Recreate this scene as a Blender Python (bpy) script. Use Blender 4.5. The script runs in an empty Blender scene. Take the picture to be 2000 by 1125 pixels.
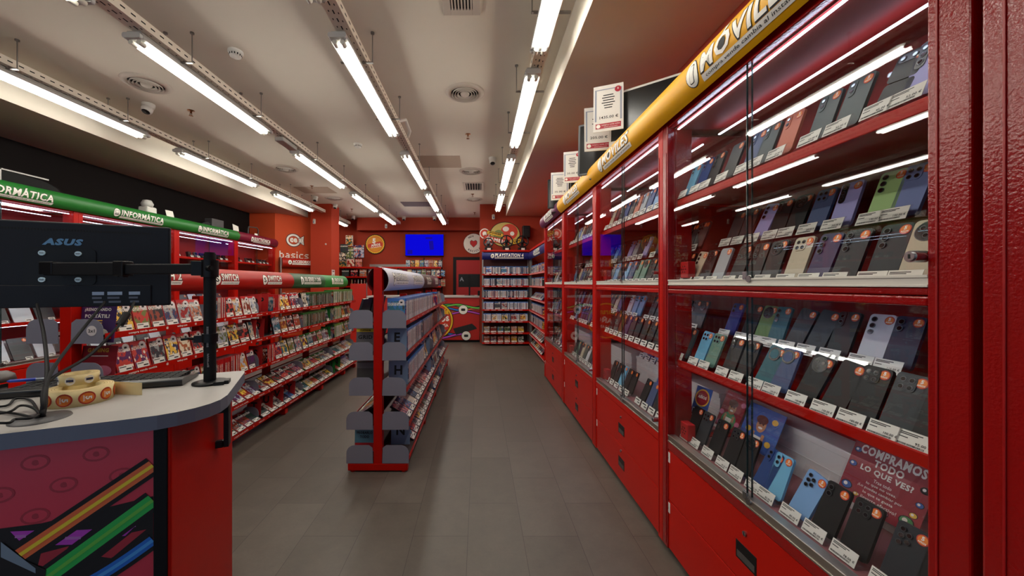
import bpy, bmesh, math, random
from mathutils import Matrix, Vector
random.seed(11)
R = math.radians
SC = bpy.context.scene
COL = SC.collection
F = 715.0                                   # focal length in pixels of the 2000 px wide frame
H = 1.40                                    # eye height
# ---------------------------------------------------------------- camera
cd = bpy.data.cameras.new('camera'); cd.sensor_width = 36; cd.lens = F/2000*36; cd.clip_start = .02
cam = bpy.data.objects.new('camera', cd); COL.objects.link(cam)
cam.location = (0, 0, H); cam.rotation_euler = (R(90), 0, 0); SC.camera = cam
cd.shift_x = (1000-935)/2000; cd.shift_y = (554-562.5)/2000      # the photo is a slightly off-centre crop
# ---------------------------------------------------------------- world and exposure
w = bpy.data.worlds.new('world'); SC.world = w; w.use_nodes = True
w.node_tree.nodes['Background'].inputs[0].default_value = (.50, .64, .85, 1)
w.node_tree.nodes['Background'].inputs[1].default_value = .24
TUBE = 13.0                                 # radiance of the fluorescent tubes
LED = 4.5
SC.view_settings.view_transform = 'Standard'; SC.view_settings.look = 'None'
SC.view_settings.exposure = 1.5; SC.view_settings.gamma = 1
SC.view_settings.use_curve_mapping = False
SC.cycles.transparent_max_bounces = 40; SC.cycles.max_bounces = 8
SC.cycles.sample_clamp_indirect = 4; SC.cycles.caustics_reflective = False; SC.cycles.caustics_refractive = False
# ---------------------------------------------------------------- where things stand, read off the photo by ray
def ray(px, py): return Vector(((px-935)/F, 1, (554-py)/F))
def atY(px, py, Y): d = ray(px, py); return Vector((0, 0, H)) + d*(Y/d.y)
def atZ(px, py, Z): d = ray(px, py); return Vector((0, 0, H)) + d*((Z-H)/d.z)
def atX(px, py, X): d = ray(px, py); return Vector((0, 0, H)) + d*(X/d.x)
# ---------------------------------------------------------------- materials
def lin(c):
    return tuple(((v/255)/12.92 if v/255 <= .04045 else (((v/255)+.055)/1.055)**2.4) for v in c)
MATS = {}
def mat(name, rgb, rough=.5, metal=0, noise=0, scale=8, bump=0, emit=0, spec=.5, coat=0, bscale=60):
    if name in MATS: return MATS[name]
    m = bpy.data.materials.new(name); m.use_nodes = True; nt = m.node_tree; n = nt.nodes; b = n['Principled BSDF']
    c = lin(rgb); b.inputs['Base Color'].default_value = (*c, 1); b.inputs['Roughness'].default_value = rough
    b.inputs['Metallic'].default_value = metal; b.inputs['Specular IOR Level'].default_value = spec
    b.inputs['Coat Weight'].default_value = coat; b.inputs['Coat Roughness'].default_value = .1
    if emit:
        b.inputs['Emission Color'].default_value = (*c, 1); b.inputs['Emission Strength'].default_value = emit
    if noise or bump:
        tc = n.new('ShaderNodeTexCoord')
    if noise:
        t = n.new('ShaderNodeTexNoise'); t.inputs['Scale'].default_value = scale; t.inputs['Detail'].default_value = 5
        nt.links.new(tc.outputs['Object'], t.inputs['Vector'])
        mx = n.new('ShaderNodeMix'); mx.data_type = 'RGBA'
        mx.inputs[6].default_value = (*[v*(1-noise) for v in c], 1); mx.inputs[7].default_value = (*[min(1, v*(1+noise)) for v in c], 1)
        nt.links.new(t.outputs['Fac'], mx.inputs[0]); nt.links.new(mx.outputs[2], b.inputs['Base Color'])
    if bump:
        t2 = n.new('ShaderNodeTexNoise'); t2.inputs['Scale'].default_value = bscale; t2.inputs['Detail'].default_value = 2
        nt.links.new(tc.outputs['Object'], t2.inputs['Vector'])
        bp = n.new('ShaderNodeBump'); bp.inputs['Strength'].default_value = bump; bp.inputs['Distance'].default_value = .002
        nt.links.new(t2.outputs['Fac'], bp.inputs['Height']); nt.links.new(bp.outputs['Normal'], b.inputs['Normal'])
    MATS[name] = m; return m
def clear_mat(name, tint, refl=1.0, edge=None):
    if name in MATS: return MATS[name]
    m = bpy.data.materials.new(name); m.use_nodes = True; nt = m.node_tree; n = nt.nodes; n.clear()
    o = n.new('ShaderNodeOutputMaterial'); mx = n.new('ShaderNodeMixShader'); t = n.new('ShaderNodeBsdfTransparent')
    g = n.new('ShaderNodeBsdfGlossy'); g.inputs['Roughness'].default_value = .003
    t.inputs['Color'].default_value = (*tint, 1)
    g.inputs['Color'].default_value = (refl, refl, refl, 1)
    fr = n.new('ShaderNodeFresnel'); ge = n.new('ShaderNodeNewGeometry')
    io = n.new('ShaderNodeMath'); io.operation = 'MULTIPLY_ADD'; io.inputs[1].default_value = 1/1.45-1.45; io.inputs[2].default_value = 1.45
    nt.links.new(ge.outputs['Backfacing'], io.inputs[0]); nt.links.new(io.outputs[0], fr.inputs['IOR'])
    nt.links.new(fr.outputs[0], mx.inputs[0]); nt.links.new(t.outputs[0], mx.inputs[1]); nt.links.new(g.outputs[0], mx.inputs[2])
    nt.links.new(mx.outputs[0], o.inputs[0]); MATS[name] = m; return m
RED = mat('red_metal', (178, 16, 3), .38, noise=.06, scale=3, bump=.12, bscale=90, spec=.2)
REDG = mat('red_gloss', (140, 8, 8), .16, noise=.05, scale=3, bump=.55, bscale=140, spec=.5)
REDIN = mat('red_inner', (138, 26, 26), .6, noise=.05, spec=.25)
REDW = mat('red_wall', (150, 42, 12), .8, noise=.06, scale=2)
CREAM = mat('ceiling_paint', (222, 214, 200), .9, noise=.03, scale=1.5)
BLACKW = mat('black_wall', (16, 11, 11), .9, noise=.1, spec=.2)
BLK = mat('black_plastic', (10, 10, 12), .4, spec=.3)
BLKM = mat('black_matte', (16, 16, 19), .6, bump=.1, spec=.25)
DARK = mat('dark_gap', (6, 6, 6), .8)
WHT = mat('white_plastic', (215, 212, 205), .45)
PAPER = mat('white_paper', (225, 222, 214), .7)
INK = mat('ink', (25, 24, 26), .7)
CHROME = mat('chrome', (170, 170, 172), .25, metal=1)
ALU = mat('aluminium', (190, 186, 178), .32, metal=1, noise=.05, scale=20)
STEELG = mat('galvanised', (150, 148, 144), .4, metal=1)
GREYP = mat('grey_panel', (124, 124, 138), .5, noise=.05, bump=.08)
TRAYM = mat('tray_paint', (226, 216, 200), .5)
GLASS = clear_mat('clear_glass', (.985, .992, .99), .62)
ACRY = clear_mat('clear_acrylic', (.99, .99, .99), .8)
GEDGE = mat('glass_edge', (26, 48, 50), .15)
ORANGE = mat('sticker_orange', (226, 122, 32), .5)
STRED = mat('sticker_red', (186, 44, 26), .5)
WTXT = mat('white_print', (236, 232, 222), .55)
def emis(name, rgb, s):
    m = bpy.data.materials.new(name); m.use_nodes = True; nt = m.node_tree; n = nt.nodes; n.clear()
    o = n.new('ShaderNodeOutputMaterial'); e = n.new('ShaderNodeEmission'); e.inputs[0].default_value = (*rgb, 1); e.inputs[1].default_value = s
    nt.links.new(e.outputs[0], o.inputs[0]); MATS[name] = m; return m
TUBEM = emis('tube_glow', (1, .955, .85), TUBE)
LEDM = emis('led_glow', (.62, .78, 1), LED)
# random colour for every case: object random plus island random
def rnd_node(nt, k=1.0, off=0.0):
    n = nt.nodes; oi = n.new('ShaderNodeObjectInfo'); g = n.new('ShaderNodeNewGeometry')
    a = n.new('ShaderNodeMath'); a.operation = 'ADD'; nt.links.new(oi.outputs['Random'], a.inputs[0]); nt.links.new(g.outputs['Random Per Island'], a.inputs[1])
    b = n.new('ShaderNodeMath'); b.operation = 'MULTIPLY_ADD'; b.inputs[1].default_value = k; b.inputs[2].default_value = off; nt.links.new(a.outputs[0], b.inputs[0])
    c = n.new('ShaderNodeMath'); c.operation = 'FRACT'; nt.links.new(b.outputs[0], c.inputs[0]); return c.outputs[0]
def ramp(nt, fac, cols, const=True):
    r = nt.nodes.new('ShaderNodeValToRGB'); r.color_ramp.interpolation = 'CONSTANT' if const else 'LINEAR'
    e = r.color_ramp.elements
    while len(e) < len(cols): e.new(1)
    for i, c in enumerate(cols): e[i].position = i/len(cols) if const else i/(len(cols)-1); e[i].color = (*lin(c), 1)
    nt.links.new(fac, r.inputs[0]); return r.outputs[0]
def mixc(nt, fac, a, b):
    mx = nt.nodes.new('ShaderNodeMix'); mx.data_type = 'RGBA'
    for s, v in ((0, fac), (6, a), (7, b)):
        if isinstance(v, (tuple, float, int)): mx.inputs[s].default_value = v if s == 0 else (*lin(v), 1)
        else: nt.links.new(v, mx.inputs[s])
    return mx.outputs[2]
def mth(nt, op, a, b=0.0):
    m = nt.nodes.new('ShaderNodeMath'); m.operation = op
    for i, v in enumerate((a, b)):
        if isinstance(v, (int, float)): m.inputs[i].default_value = v
        else: nt.links.new(v, m.inputs[i])
    return m.outputs[0]
PAL1 = [(150, 30, 30), (40, 50, 90), (200, 140, 60), (60, 60, 66), (205, 200, 190), (90, 40, 90), (50, 110, 130), (170, 90, 50), (110, 120, 60), (30, 30, 36)]
PAL2 = [(220, 205, 180), (190, 60, 50), (60, 120, 180), (235, 190, 70), (70, 60, 70), (170, 175, 190), (140, 60, 40), (40, 70, 60), (210, 120, 120), (150, 150, 150)]
PAL3 = [(34, 30, 40), (236, 226, 206), (120, 30, 26), (24, 40, 80), (210, 90, 40), (60, 50, 46), (200, 200, 205)]
def art(name, band=None, dim=1.0, spine=False, pal=None):
    m = bpy.data.materials.new(name); m.use_nodes = True; nt = m.node_tree; n = nt.nodes; b = n['Principled BSDF']; b.inputs['Roughness'].default_value = .3
    uv = n.new('ShaderNodeUVMap'); uv.uv_map = 'UVMap'
    r1, r2, r3 = rnd_node(nt, 7.31, .1), rnd_node(nt, 13.7, .4), rnd_node(nt, 23.9, .7)
    comb = n.new('ShaderNodeCombineXYZ'); nt.links.new(mth(nt, 'MULTIPLY', r1, 60.), comb.inputs[0]); nt.links.new(mth(nt, 'MULTIPLY', r2, 60.), comb.inputs[1])
    va = n.new('ShaderNodeVectorMath'); va.operation = 'ADD'; nt.links.new(uv.outputs[0], va.inputs[0]); nt.links.new(comb.outputs[0], va.inputs[1])
    nz = n.new('ShaderNodeTexNoise'); nz.inputs['Scale'].default_value = 3.2 if not spine else 5; nz.inputs['Detail'].default_value = 3; nt.links.new(va.outputs[0], nz.inputs['Vector'])
    vo = n.new('ShaderNodeTexVoronoi'); vo.inputs['Scale'].default_value = 4.5; nt.links.new(va.outputs[0], vo.inputs['Vector'])
    sep = n.new('ShaderNodeSeparateXYZ'); nt.links.new(uv.outputs[0], sep.inputs[0]); V = sep.outputs[1]; U = sep.outputs[0]
    base = ramp(nt, r1, pal or PAL1); c2 = ramp(nt, r2, PAL2); c3 = ramp(nt, r3, PAL3)
    f1 = mth(nt, 'GREATER_THAN', nz.outputs['Fac'], .5)
    col = mixc(nt, f1, base, c2) if not spine else base
    f2 = mth(nt, 'LESS_THAN', vo.outputs['Distance'], .3)
    if not spine:
        col = mixc(nt, mth(nt, 'MULTIPLY', f2, .85), col, c3)
        # a title block of broken letters
        wv = n.new('ShaderNodeTexNoise'); wv.inputs['Scale'].default_value = 26; nt.links.new(va.outputs[0], wv.inputs['Vector'])
        tb = mth(nt, 'MULTIPLY', mth(nt, 'GREATER_THAN', V, .68), mth(nt, 'LESS_THAN', V, .82))
        tt = mth(nt, 'MULTIPLY', tb, mth(nt, 'GREATER_THAN', wv.outputs['Fac'], .5))
        col = mixc(nt, tt, col, (232, 226, 214))
    else:
        wv = n.new('ShaderNodeTexNoise'); wv.inputs['Scale'].default_value = 14; nt.links.new(va.outputs[0], wv.inputs['Vector'])
        tb = mth(nt, 'MULTIPLY', mth(nt, 'GREATER_THAN', V, .22), mth(nt, 'LESS_THAN', V, .78))
        tt = mth(nt, 'MULTIPLY', tb, mth(nt, 'GREATER_THAN', wv.outputs['Fac'], .52))
        col = mixc(nt, tt, col, c3)
    if band:
        col = mixc(nt, mth(nt, 'GREATER_THAN', V, .89), col, band)
    if dim != 1.0:
        hs = n.new('ShaderNodeHueSaturation'); hs.inputs['Value'].default_value = dim; nt.links.new(col, hs.inputs['Color']); col = hs.outputs[0]
    nt.links.new(col, b.inputs['Base Color']); MATS[name] = m; return m
# ---------------------------------------------------------------- mesh builder
_TX = {}
def text_geo(s, bold=0.0, shear=0.0, res=2):
    k = (s, bold, shear, res)
    if k in _TX: return _TX[k]
    cu = bpy.data.curves.new('t', 'FONT'); cu.body = s; cu.offset = bold; cu.shear = shear; cu.resolution_u = res; cu.fill_mode = 'FRONT'
    cu.space_character = 1.0+bold*3
    o = bpy.data.objects.new('t', cu); COL.objects.link(o)
    dg = bpy.context.evaluated_depsgraph_get(); dg.update(); me = o.evaluated_get(dg).to_mesh()
    v = [(p.co.x, p.co.y) for p in me.vertices]; f = [tuple(p.vertices) for p in me.polygons]
    o.evaluated_get(dg).to_mesh_clear(); bpy.data.objects.remove(o); bpy.data.curves.remove(cu)
    if not v: v = [(0, 0)]
    x0, x1 = min(p[0] for p in v), max(p[0] for p in v); y0, y1 = min(p[1] for p in v), max(p[1] for p in v)
    sx, sy = max(x1-x0, 1e-6), max(y1-y0, 1e-6)
    v = [((p[0]-(x0+x1)/2)/sx, (p[1]-(y0+y1)/2)/sy) for p in v]
    _TX[k] = (v, f, sx/sy); return _TX[k]
FRONT = Matrix(((1, 0, 0, 0), (0, 0, -1, 0), (0, 1, 0, 0), (0, 0, 0, 1)))    # xy drawing -> upright, facing -y
class MB:
    def __init__(s): s.v = []; s.f = []; s.m = []; s.uv = []; s.s = []; s.hasuv = False
    def add(s, vs, fs, mi=0, M=None, uvs=None, smooth=False):
        b = len(s.v)
        s.v += [tuple(M @ Vector(p)) if M is not None else tuple(p) for p in vs]
        for i, f in enumerate(fs):
            s.f.append(tuple(b+k for k in f)); s.m.append(mi); s.s.append(smooth)
            if uvs: s.uv.append(uvs[i]); s.hasuv = True
            else: s.uv.append([(0, 0)]*len(f))
        return s
    def box(s, x0, x1, y0, y1, z0, z1, mi=0, M=None):
        v = [(x0, y0, z0), (x1, y0, z0), (x1, y1, z0), (x0, y1, z0), (x0, y0, z1), (x1, y0, z1), (x1, y1, z1), (x0, y1, z1)]
        f = [(0, 3, 2, 1), (4, 5, 6, 7), (0, 1, 5, 4), (1, 2, 6, 5), (2, 3, 7, 6), (3, 0, 4, 7)]
        return s.add(v, f, mi, M)
    def cyl(s, p0, p1, r, n=12, mi=0, r2=None, M=None, caps=True):
        p0, p1 = Vector(p0), Vector(p1); d = (p1-p0).normalized(); r2 = r if r2 is None else r2
        a = d.orthogonal().normalized(); b = d.cross(a)
        v = []; f = []
        for p, q in ((p0, r), (p1, r2)):
            for i in range(n):
                t = 2*math.pi*i/n; v.append(p+(a*math.cos(t)+b*math.sin(t))*q)
        for i in range(n): j = (i+1) % n; f.append((i, j, n+j, n+i))
        s.add(v, f, mi, M, smooth=True)
        if caps:
            s.add(v, [tuple(range(n-1, -1, -1)), tuple(range(n, 2*n))], mi, M)
        return s
    def tube(s, pts, r, n=8, mi=0, M=None):
        pts = [Vector(p) for p in pts]; v = []; f = []; a = None
        for i, p in enumerate(pts):
            d = (pts[min(i+1, len(pts)-1)]-pts[max(i-1, 0)]).normalized()
            a = d.orthogonal().normalized() if a is None else (a-d*a.dot(d)).normalized()
            b = d.cross(a)
            for k in range(n):
                t = 2*math.pi*k/n; v.append(p+(a*math.cos(t)+b*math.sin(t))*r)
        for i in range(len(pts)-1):
            for k in range(n): j = (k+1) % n; f.append((i*n+k, i*n+j, i*n+n+j, i*n+n+k))
        s.add(v, f, mi, M, smooth=True)
        s.add(v, [tuple(range(n-1, -1, -1)), tuple(range(len(pts)*n-n, len(pts)*n))], mi, M); return s
    def lathe(s, prof, n=24, mi=0, M=None):            # profile of (r, z) about z
        v = []; f = []
        for r, z in prof:
            for i in range(n): t = 2*math.pi*i/n; v.append((r*math.cos(t), r*math.sin(t), z))
        for k in range(len(prof)-1):
            for i in range(n): j = (i+1) % n; f.append((k*n+i, k*n+j, k*n+n+j, k*n+n+i))
        s.add(v, f, mi, M, smooth=True); return s
    def prism(s, poly, z0, z1, mi=0, M=None, mside=None, smooth=False, uv=False):   # polygon in xy, extruded along z
        n = len(poly); v = [(p[0], p[1], z0) for p in poly]+[(p[0], p[1], z1) for p in poly]
        xs = [p[0] for p in poly]; ys = [p[1] for p in poly]; x0, x1, y0, y1 = min(xs), max(xs), min(ys), max(ys)
        u = [((p[0]-x0)/(x1-x0), (p[1]-y0)/(y1-y0)) for p in poly]
        s.add(v, [tuple(range(n-1, -1, -1)), tuple(range(n, 2*n))], mi, M, uvs=[u[::-1], u] if uv else None)
        s.add(v, [(i, (i+1) % n, n+(i+1) % n, n+i) for i in range(n)], mi if mside is None else mside, M, smooth=smooth); return s
    def quad(s, x0, x1, y0, y1, z=0, mi=0, M=None):     # in xy facing +z, with UVs
        return s.add([(x0, y0, z), (x1, y0, z), (x1, y1, z), (x0, y1, z)], [(0, 1, 2, 3)], mi, M, uvs=[[(0, 0), (1, 0), (1, 1), (0, 1)]])
    def text(s, t, w=None, h=.05, x=0, y=0, z=0, mi=0, M=None, bold=0., shear=0., align='C', wrap=None, res=2):
        v, f, asp = text_geo(t, bold, shear, res)
        if w is None: w = h*asp
        ox = x + (0 if align == 'C' else w/2 if align == 'L' else -w/2)
        pts = [(ox+p[0]*w, y+p[1]*h, z) for p in v]
        if wrap: s.wrapped(pts, f, mi, wrap, M)
        else: s.add(pts, f, mi, M)
        return s
    def wrapped(s, pts, f, mi, wrap, M=None):           # bend a flat drawing round a cylinder: x stays, y becomes arc length
        bm = bmesh.new(); vs = [bm.verts.new(p) for p in pts]
        for q in f:
            try: bm.faces.new([vs[i] for i in q])
            except ValueError: pass
        ys = [p[1] for p in pts]; y0, y1 = min(ys), max(ys); n = max(1, int((y1-y0)/.012))
        for i in range(1, n):
            bmesh.ops.bisect_plane(bm, geom=bm.verts[:]+bm.edges[:]+bm.faces[:], plane_co=(0, y0+(y1-y0)*i/n, 0), plane_no=(0, 1, 0))
        bm.verts.index_update()
        s.add([wrap(v.co.x, v.co.y, v.co.z) for v in bm.verts], [tuple(v.index for v in q.verts) for q in bm.faces], mi, M); bm.free()
    def build(s, name, mats, parent=None, loc=None, rot=None, bevel=0, M=None, seg=2):
        me = bpy.data.meshes.new(name); me.from_pydata(s.v, [], s.f)
        for m in (mats if isinstance(mats, (list, tuple)) else [mats]): me.materials.append(m)
        me.polygons.foreach_set('material_index', s.m); me.polygons.foreach_set('use_smooth', s.s)
        if s.hasuv:
            ul = me.uv_layers.new(name='UVMap'); flat = [c for face in s.uv for p in face for c in p]; ul.data.foreach_set('uv', flat)
        me.update(); o = bpy.data.objects.new(name, me); COL.objects.link(o)
        if parent: o.parent = parent
        if loc is not None: o.location = loc
        if rot is not None: o.rotation_euler = rot
        if M is not None: o.matrix_local = M
        if bevel:
            md = o.modifiers.new('bevel', 'BEVEL'); md.width = bevel; md.segments = seg; md.limit_method = 'ANGLE'; md.angle_limit = R(40)
        return o
def rrect(w, h, r, n=4, cx=0, cy=0):
    p = []
    for sx, sy, a0 in ((1, -1, -90), (1, 1, 0), (-1, 1, 90), (-1, -1, 180)):
        for i in range(n+1):
            a = R(a0+90*i/n); p.append((cx+sx*(w/2-r)+r*math.cos(a), cy+sy*(h/2-r)+r*math.sin(a)))
    return p
def circ(r, n=20, cx=0, cy=0, ry=None): return [(cx+r*math.cos(2*math.pi*i/n), cy+(ry or r)*math.sin(2*math.pi*i/n)) for i in range(n)]
def tag(o, label=None, cat=None, group=None, kind=None):
    if label: o['label'] = label
    if cat: o['category'] = cat
    if group: o['group'] = group
    if kind: o['kind'] = kind
    return o
def thing(name, label, cat, loc=(0, 0, 0), rz=0, group=None):
    o = bpy.data.objects.new(name, None); COL.objects.link(o); o.location = loc; o.rotation_euler = (0, 0, rz)
    o.empty_display_size = .05
    return tag(o, label, cat, group)
def struct(name, mb, m, bevel=0): return tag(mb.build(name, m, bevel=bevel), kind='structure')
def copy_tree(o, parent=None):
    c = o.copy(); COL.objects.link(c)
    if parent: c.parent = parent; c.matrix_parent_inverse = Matrix()
    for ch in KIDS.get(o.name, []): KIDS.setdefault(c.name, []).append(copy_tree(ch, c))
    return c
KIDS = {}
def kid(parent, *objs): KIDS.setdefault(parent.name, []).extend(objs)
def Rz(a): return Matrix.Rotation(a, 4, 'Z')
def Rx(a): return Matrix.Rotation(a, 4, 'X')
def Ry(a): return Matrix.Rotation(a, 4, 'Y')
def T(x, y, z): return Matrix.Translation((x, y, z))
ORD = ['first', 'second', 'third', 'fourth', 'fifth', 'sixth', 'seventh', 'eighth', 'ninth', 'tenth', 'eleventh', 'twelfth', 'thirteenth', 'fourteenth', 'fifteenth', 'sixteenth', 'seventeenth', 'eighteenth', 'nineteenth', 'twentieth']
def nth(i): return ORD[i] if i < len(ORD) else str(i+1)+('st' if (i+1) % 10 == 1 else 'nd' if (i+1) % 10 == 2 else 'rd' if (i+1) % 10 == 3 else 'th')
# ================================================================ THE ROOM
ZC = 3.28                                   # ceiling
ZS = 3.0                                    # underside of the two side bulkheads
XL, XR = -5.2, 1.5                          # side walls
YB, YF = 10.7, -1.2
XBL, XBR = -4.13, .645                      # inner faces of the bulkheads
# floor: staggered vinyl tiles
def floor_mat():
    m = bpy.data.materials.new('vinyl_tiles'); m.use_nodes = True; nt = m.node_tree; n = nt.nodes; b = n['Principled BSDF']
    tc = n.new('ShaderNodeTexCoord'); mp = n.new('ShaderNodeMapping'); mp.inputs['Rotation'].default_value = (0, 0, R(90)); mp.inputs['Location'].default_value = (.2, .06, 0)
    nt.links.new(tc.outputs['Object'], mp.inputs[0])
    br = n.new('ShaderNodeTexBrick'); br.inputs['Scale'].default_value = 1; br.inputs['Brick Width'].default_value = .61; br.inputs['Row Height'].default_value = .305
    br.inputs['Mortar Size'].default_value = .0016; br.inputs['Mortar Smooth'].default_value = .3; br.offset = .5
    br.inputs['Color1'].default_value = (*lin((94, 86, 78)), 1); br.inputs['Color2'].default_value = (*lin((84, 76, 68)), 1); br.inputs['Mortar'].default_value = (*lin((52, 46, 43)), 1)
    nt.links.new(mp.outputs[0], br.inputs['Vector'])
    t = n.new('ShaderNodeTexNoise'); t.inputs['Scale'].default_value = 7; t.inputs['Detail'].default_value = 8; t.inputs['Roughness'].default_value = .7; nt.links.new(tc.outputs['Object'], t.inputs['Vector'])
    t2 = n.new('ShaderNodeTexNoise'); t2.inputs['Scale'].default_value = 60; t2.inputs['Detail'].default_value = 3; nt.links.new(tc.outputs['Object'], t2.inputs['Vector'])
    mr = n.new('ShaderNodeMapRange'); mr.inputs[1].default_value = .3; mr.inputs[2].default_value = .7; mr.inputs[3].default_value = .82; mr.inputs[4].default_value = 1.14
    nt.links.new(t.outputs['Fac'], mr.inputs[0])
    mr2 = n.new('ShaderNodeMapRange'); mr2.inputs[3].default_value = .93; mr2.inputs[4].default_value = 1.07; nt.links.new(t2.outputs['Fac'], mr2.inputs[0])
    pr = mth(nt, 'MULTIPLY', mr.outputs[0], mr2.outputs[0])
    vm = n.new('ShaderNodeVectorMath'); vm.operation = 'SCALE'; nt.links.new(br.outputs['Color'], vm.inputs[0]); nt.links.new(pr, vm.inputs['Scale'])
    nt.links.new(vm.outputs[0], b.inputs['Base Color'])
    rr = n.new('ShaderNodeMapRange'); rr.inputs[3].default_value = .34; rr.inputs[4].default_value = .52; nt.links.new(t.outputs['Fac'], rr.inputs[0]); nt.links.new(rr.outputs[0], b.inputs['Roughness'])
    bp = n.new('ShaderNodeBump'); bp.inputs['Strength'].default_value = .15; bp.inputs['Distance'].default_value = .002
    nt.links.new(t2.outputs['Fac'], bp.inputs['Height']); nt.links.new(bp.outputs[0], b.inputs['Normal'])
    return m
struct('floor', MB().box(XL-.1, XR+.1, YF-.1, YB+.1, -.1, 0), floor_mat())
struct('ceiling', MB().box(XL-.1, XR+.1, YF-.1, YB+.1, ZC, ZC+.1), CREAM)
struct('wall_left', MB().box(XL-.1, XL, YF, YB, 0, ZC), BLACKW)
struct('wall_right', MB().box(XR, XR+.1, YF, YB, 0, ZC), REDW)
struct('wall_back', MB().box(XL-.1, XR+.1, YB, YB+.1, 0, ZC), REDW)
WX0, WX1, WZ0, WZ1 = -3.4, .8, .25, 2.55         # unseen shop window, added behind the viewer to put cool light on the counter
struct('wall_front', MB().box(XL-.1, WX0, YF-.1, YF, 0, ZC).box(WX1, XR+.1, YF-.1, YF, 0, ZC).box(WX0, WX1, YF-.1, YF, 0, WZ0).box(WX0, WX1, YF-.1, YF, WZ1, ZC), mat('front_wall', (150, 120, 110), .8))
wf = struct('window_added', MB().box(WX0, WX1, YF-.06, YF-.054, WZ0, WZ1), GLASS)
MB().box(-1.34, -1.26, YF-.09, YF-.02, WZ0, WZ1).build('window_added_mullion', mat('mullion', (70, 70, 72), .4), wf)
struct('trim_1', MB().box(XL, XBL, YF, 8.95, ZS, ZC), CREAM)              # left bulkhead
struct('trim_2', MB().box(XBR, XR, YF, 8.66, ZS, ZC), CREAM)             # right bulkhead
struct('trim_3', MB().box(-3.46, .03, 10.4, YB, 2.92, ZC), REDW)         # beam over the till area
struct('wall_pier', MB().box(.03, XR, 8.66, YB, 0, ZC), REDW)  # pier behind the blue header shelving
# angled wall with the logo, then the column
struct('wall_angled', MB().prism([(-4.62, 8.30), (-4.02, 8.98), (-4.02, 9.1), (-5.2, 9.1), (-5.2, 8.30)], 0, ZC), mat('orange_wall', (196, 70, 24), .8, noise=.05, scale=2))
struct('wall_column', MB().box(-3.96, -3.47, 8.62, 9.1, 0, ZC), mat('orange_wall2', (176, 50, 16), .8, noise=.05, scale=2))
# ---------------------------------------------------------------- ceiling fittings
def row_label(k): return ['over the left aisle by the black wall', 'left of the centre shelving', 'above the centre shelving', 'beside the right bulkhead'][k]
rows = [(-3.69, [(.5, 2.0), (2.5, 4.03), (4.5, 6.05), (6.6, 8.1), (9.1, 10.2)]),
        (-2.28, [(-1.1, .4), (.6, 2.1), (2.42, 3.93), (4.55, 6.15), (6.62, 8.15), (8.45, 9.9)]),  # first light here is unseen, added behind the viewer to brighten the counter front
        (-.93, [(.55, 2.08), (2.42, 4.0), (4.6, 6.2), (6.6, 8.1), (8.45, 9.9)]),
        (.42, [(1.05, 2.55), (2.83, 4.33), (4.72, 6.3), (6.6, 8.1)])]
def make_fixture(L=1.53):
    t = thing('fluorescent_light', 'x', 'ceiling light')
    h = MB(); prof = [(-.062, 0), (-.062, .02), (-.045, .05), (.045, .05), (.062, .02), (.062, 0)]
    h.prism([(p[0], p[1]) for p in prof], -L/2, L/2, M=Matrix(((1, 0, 0, 0), (0, 0, 1, 0), (0, 1, 0, 0), (0, 0, 0, 1))))
    a = h.build('housing', mat('housing_grey', (170, 168, 164), .4), t, bevel=.004)
    kids = [a]
    for sx in (-1, 1):
        c = MB().cyl((sx*.026, -L/2+.05, -.018), (sx*.026, L/2-.05, -.018), .0135, 10).build('tube', TUBEM, t)
        kids.append(c)
        for sy in (-1, 1): kids.append(MB().cyl((sx*.026, sy*(L/2-.05), -.018), (sx*.026, sy*(L/2-.004), -.018), .016, 12).build('lamp_holder', mat('lamp_holder', (214, 212, 200), .4), t))
    for sy in (-1, 1):
        kids.append(MB().prism(rrect(.12, .035, .014, cy=.012), -.012, .012, M=T(0, sy*(L/2+.01), 0) @ FRONT).build('end_cap', mat('cap_grey', (190, 190, 188), .4), t, bevel=.003))
    kid(t, *kids); return t
fx0 = make_fixture(); used = False; RA = ['nearest', 'second', 'third', 'fourth', 'fifth', 'farthest']
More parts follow.
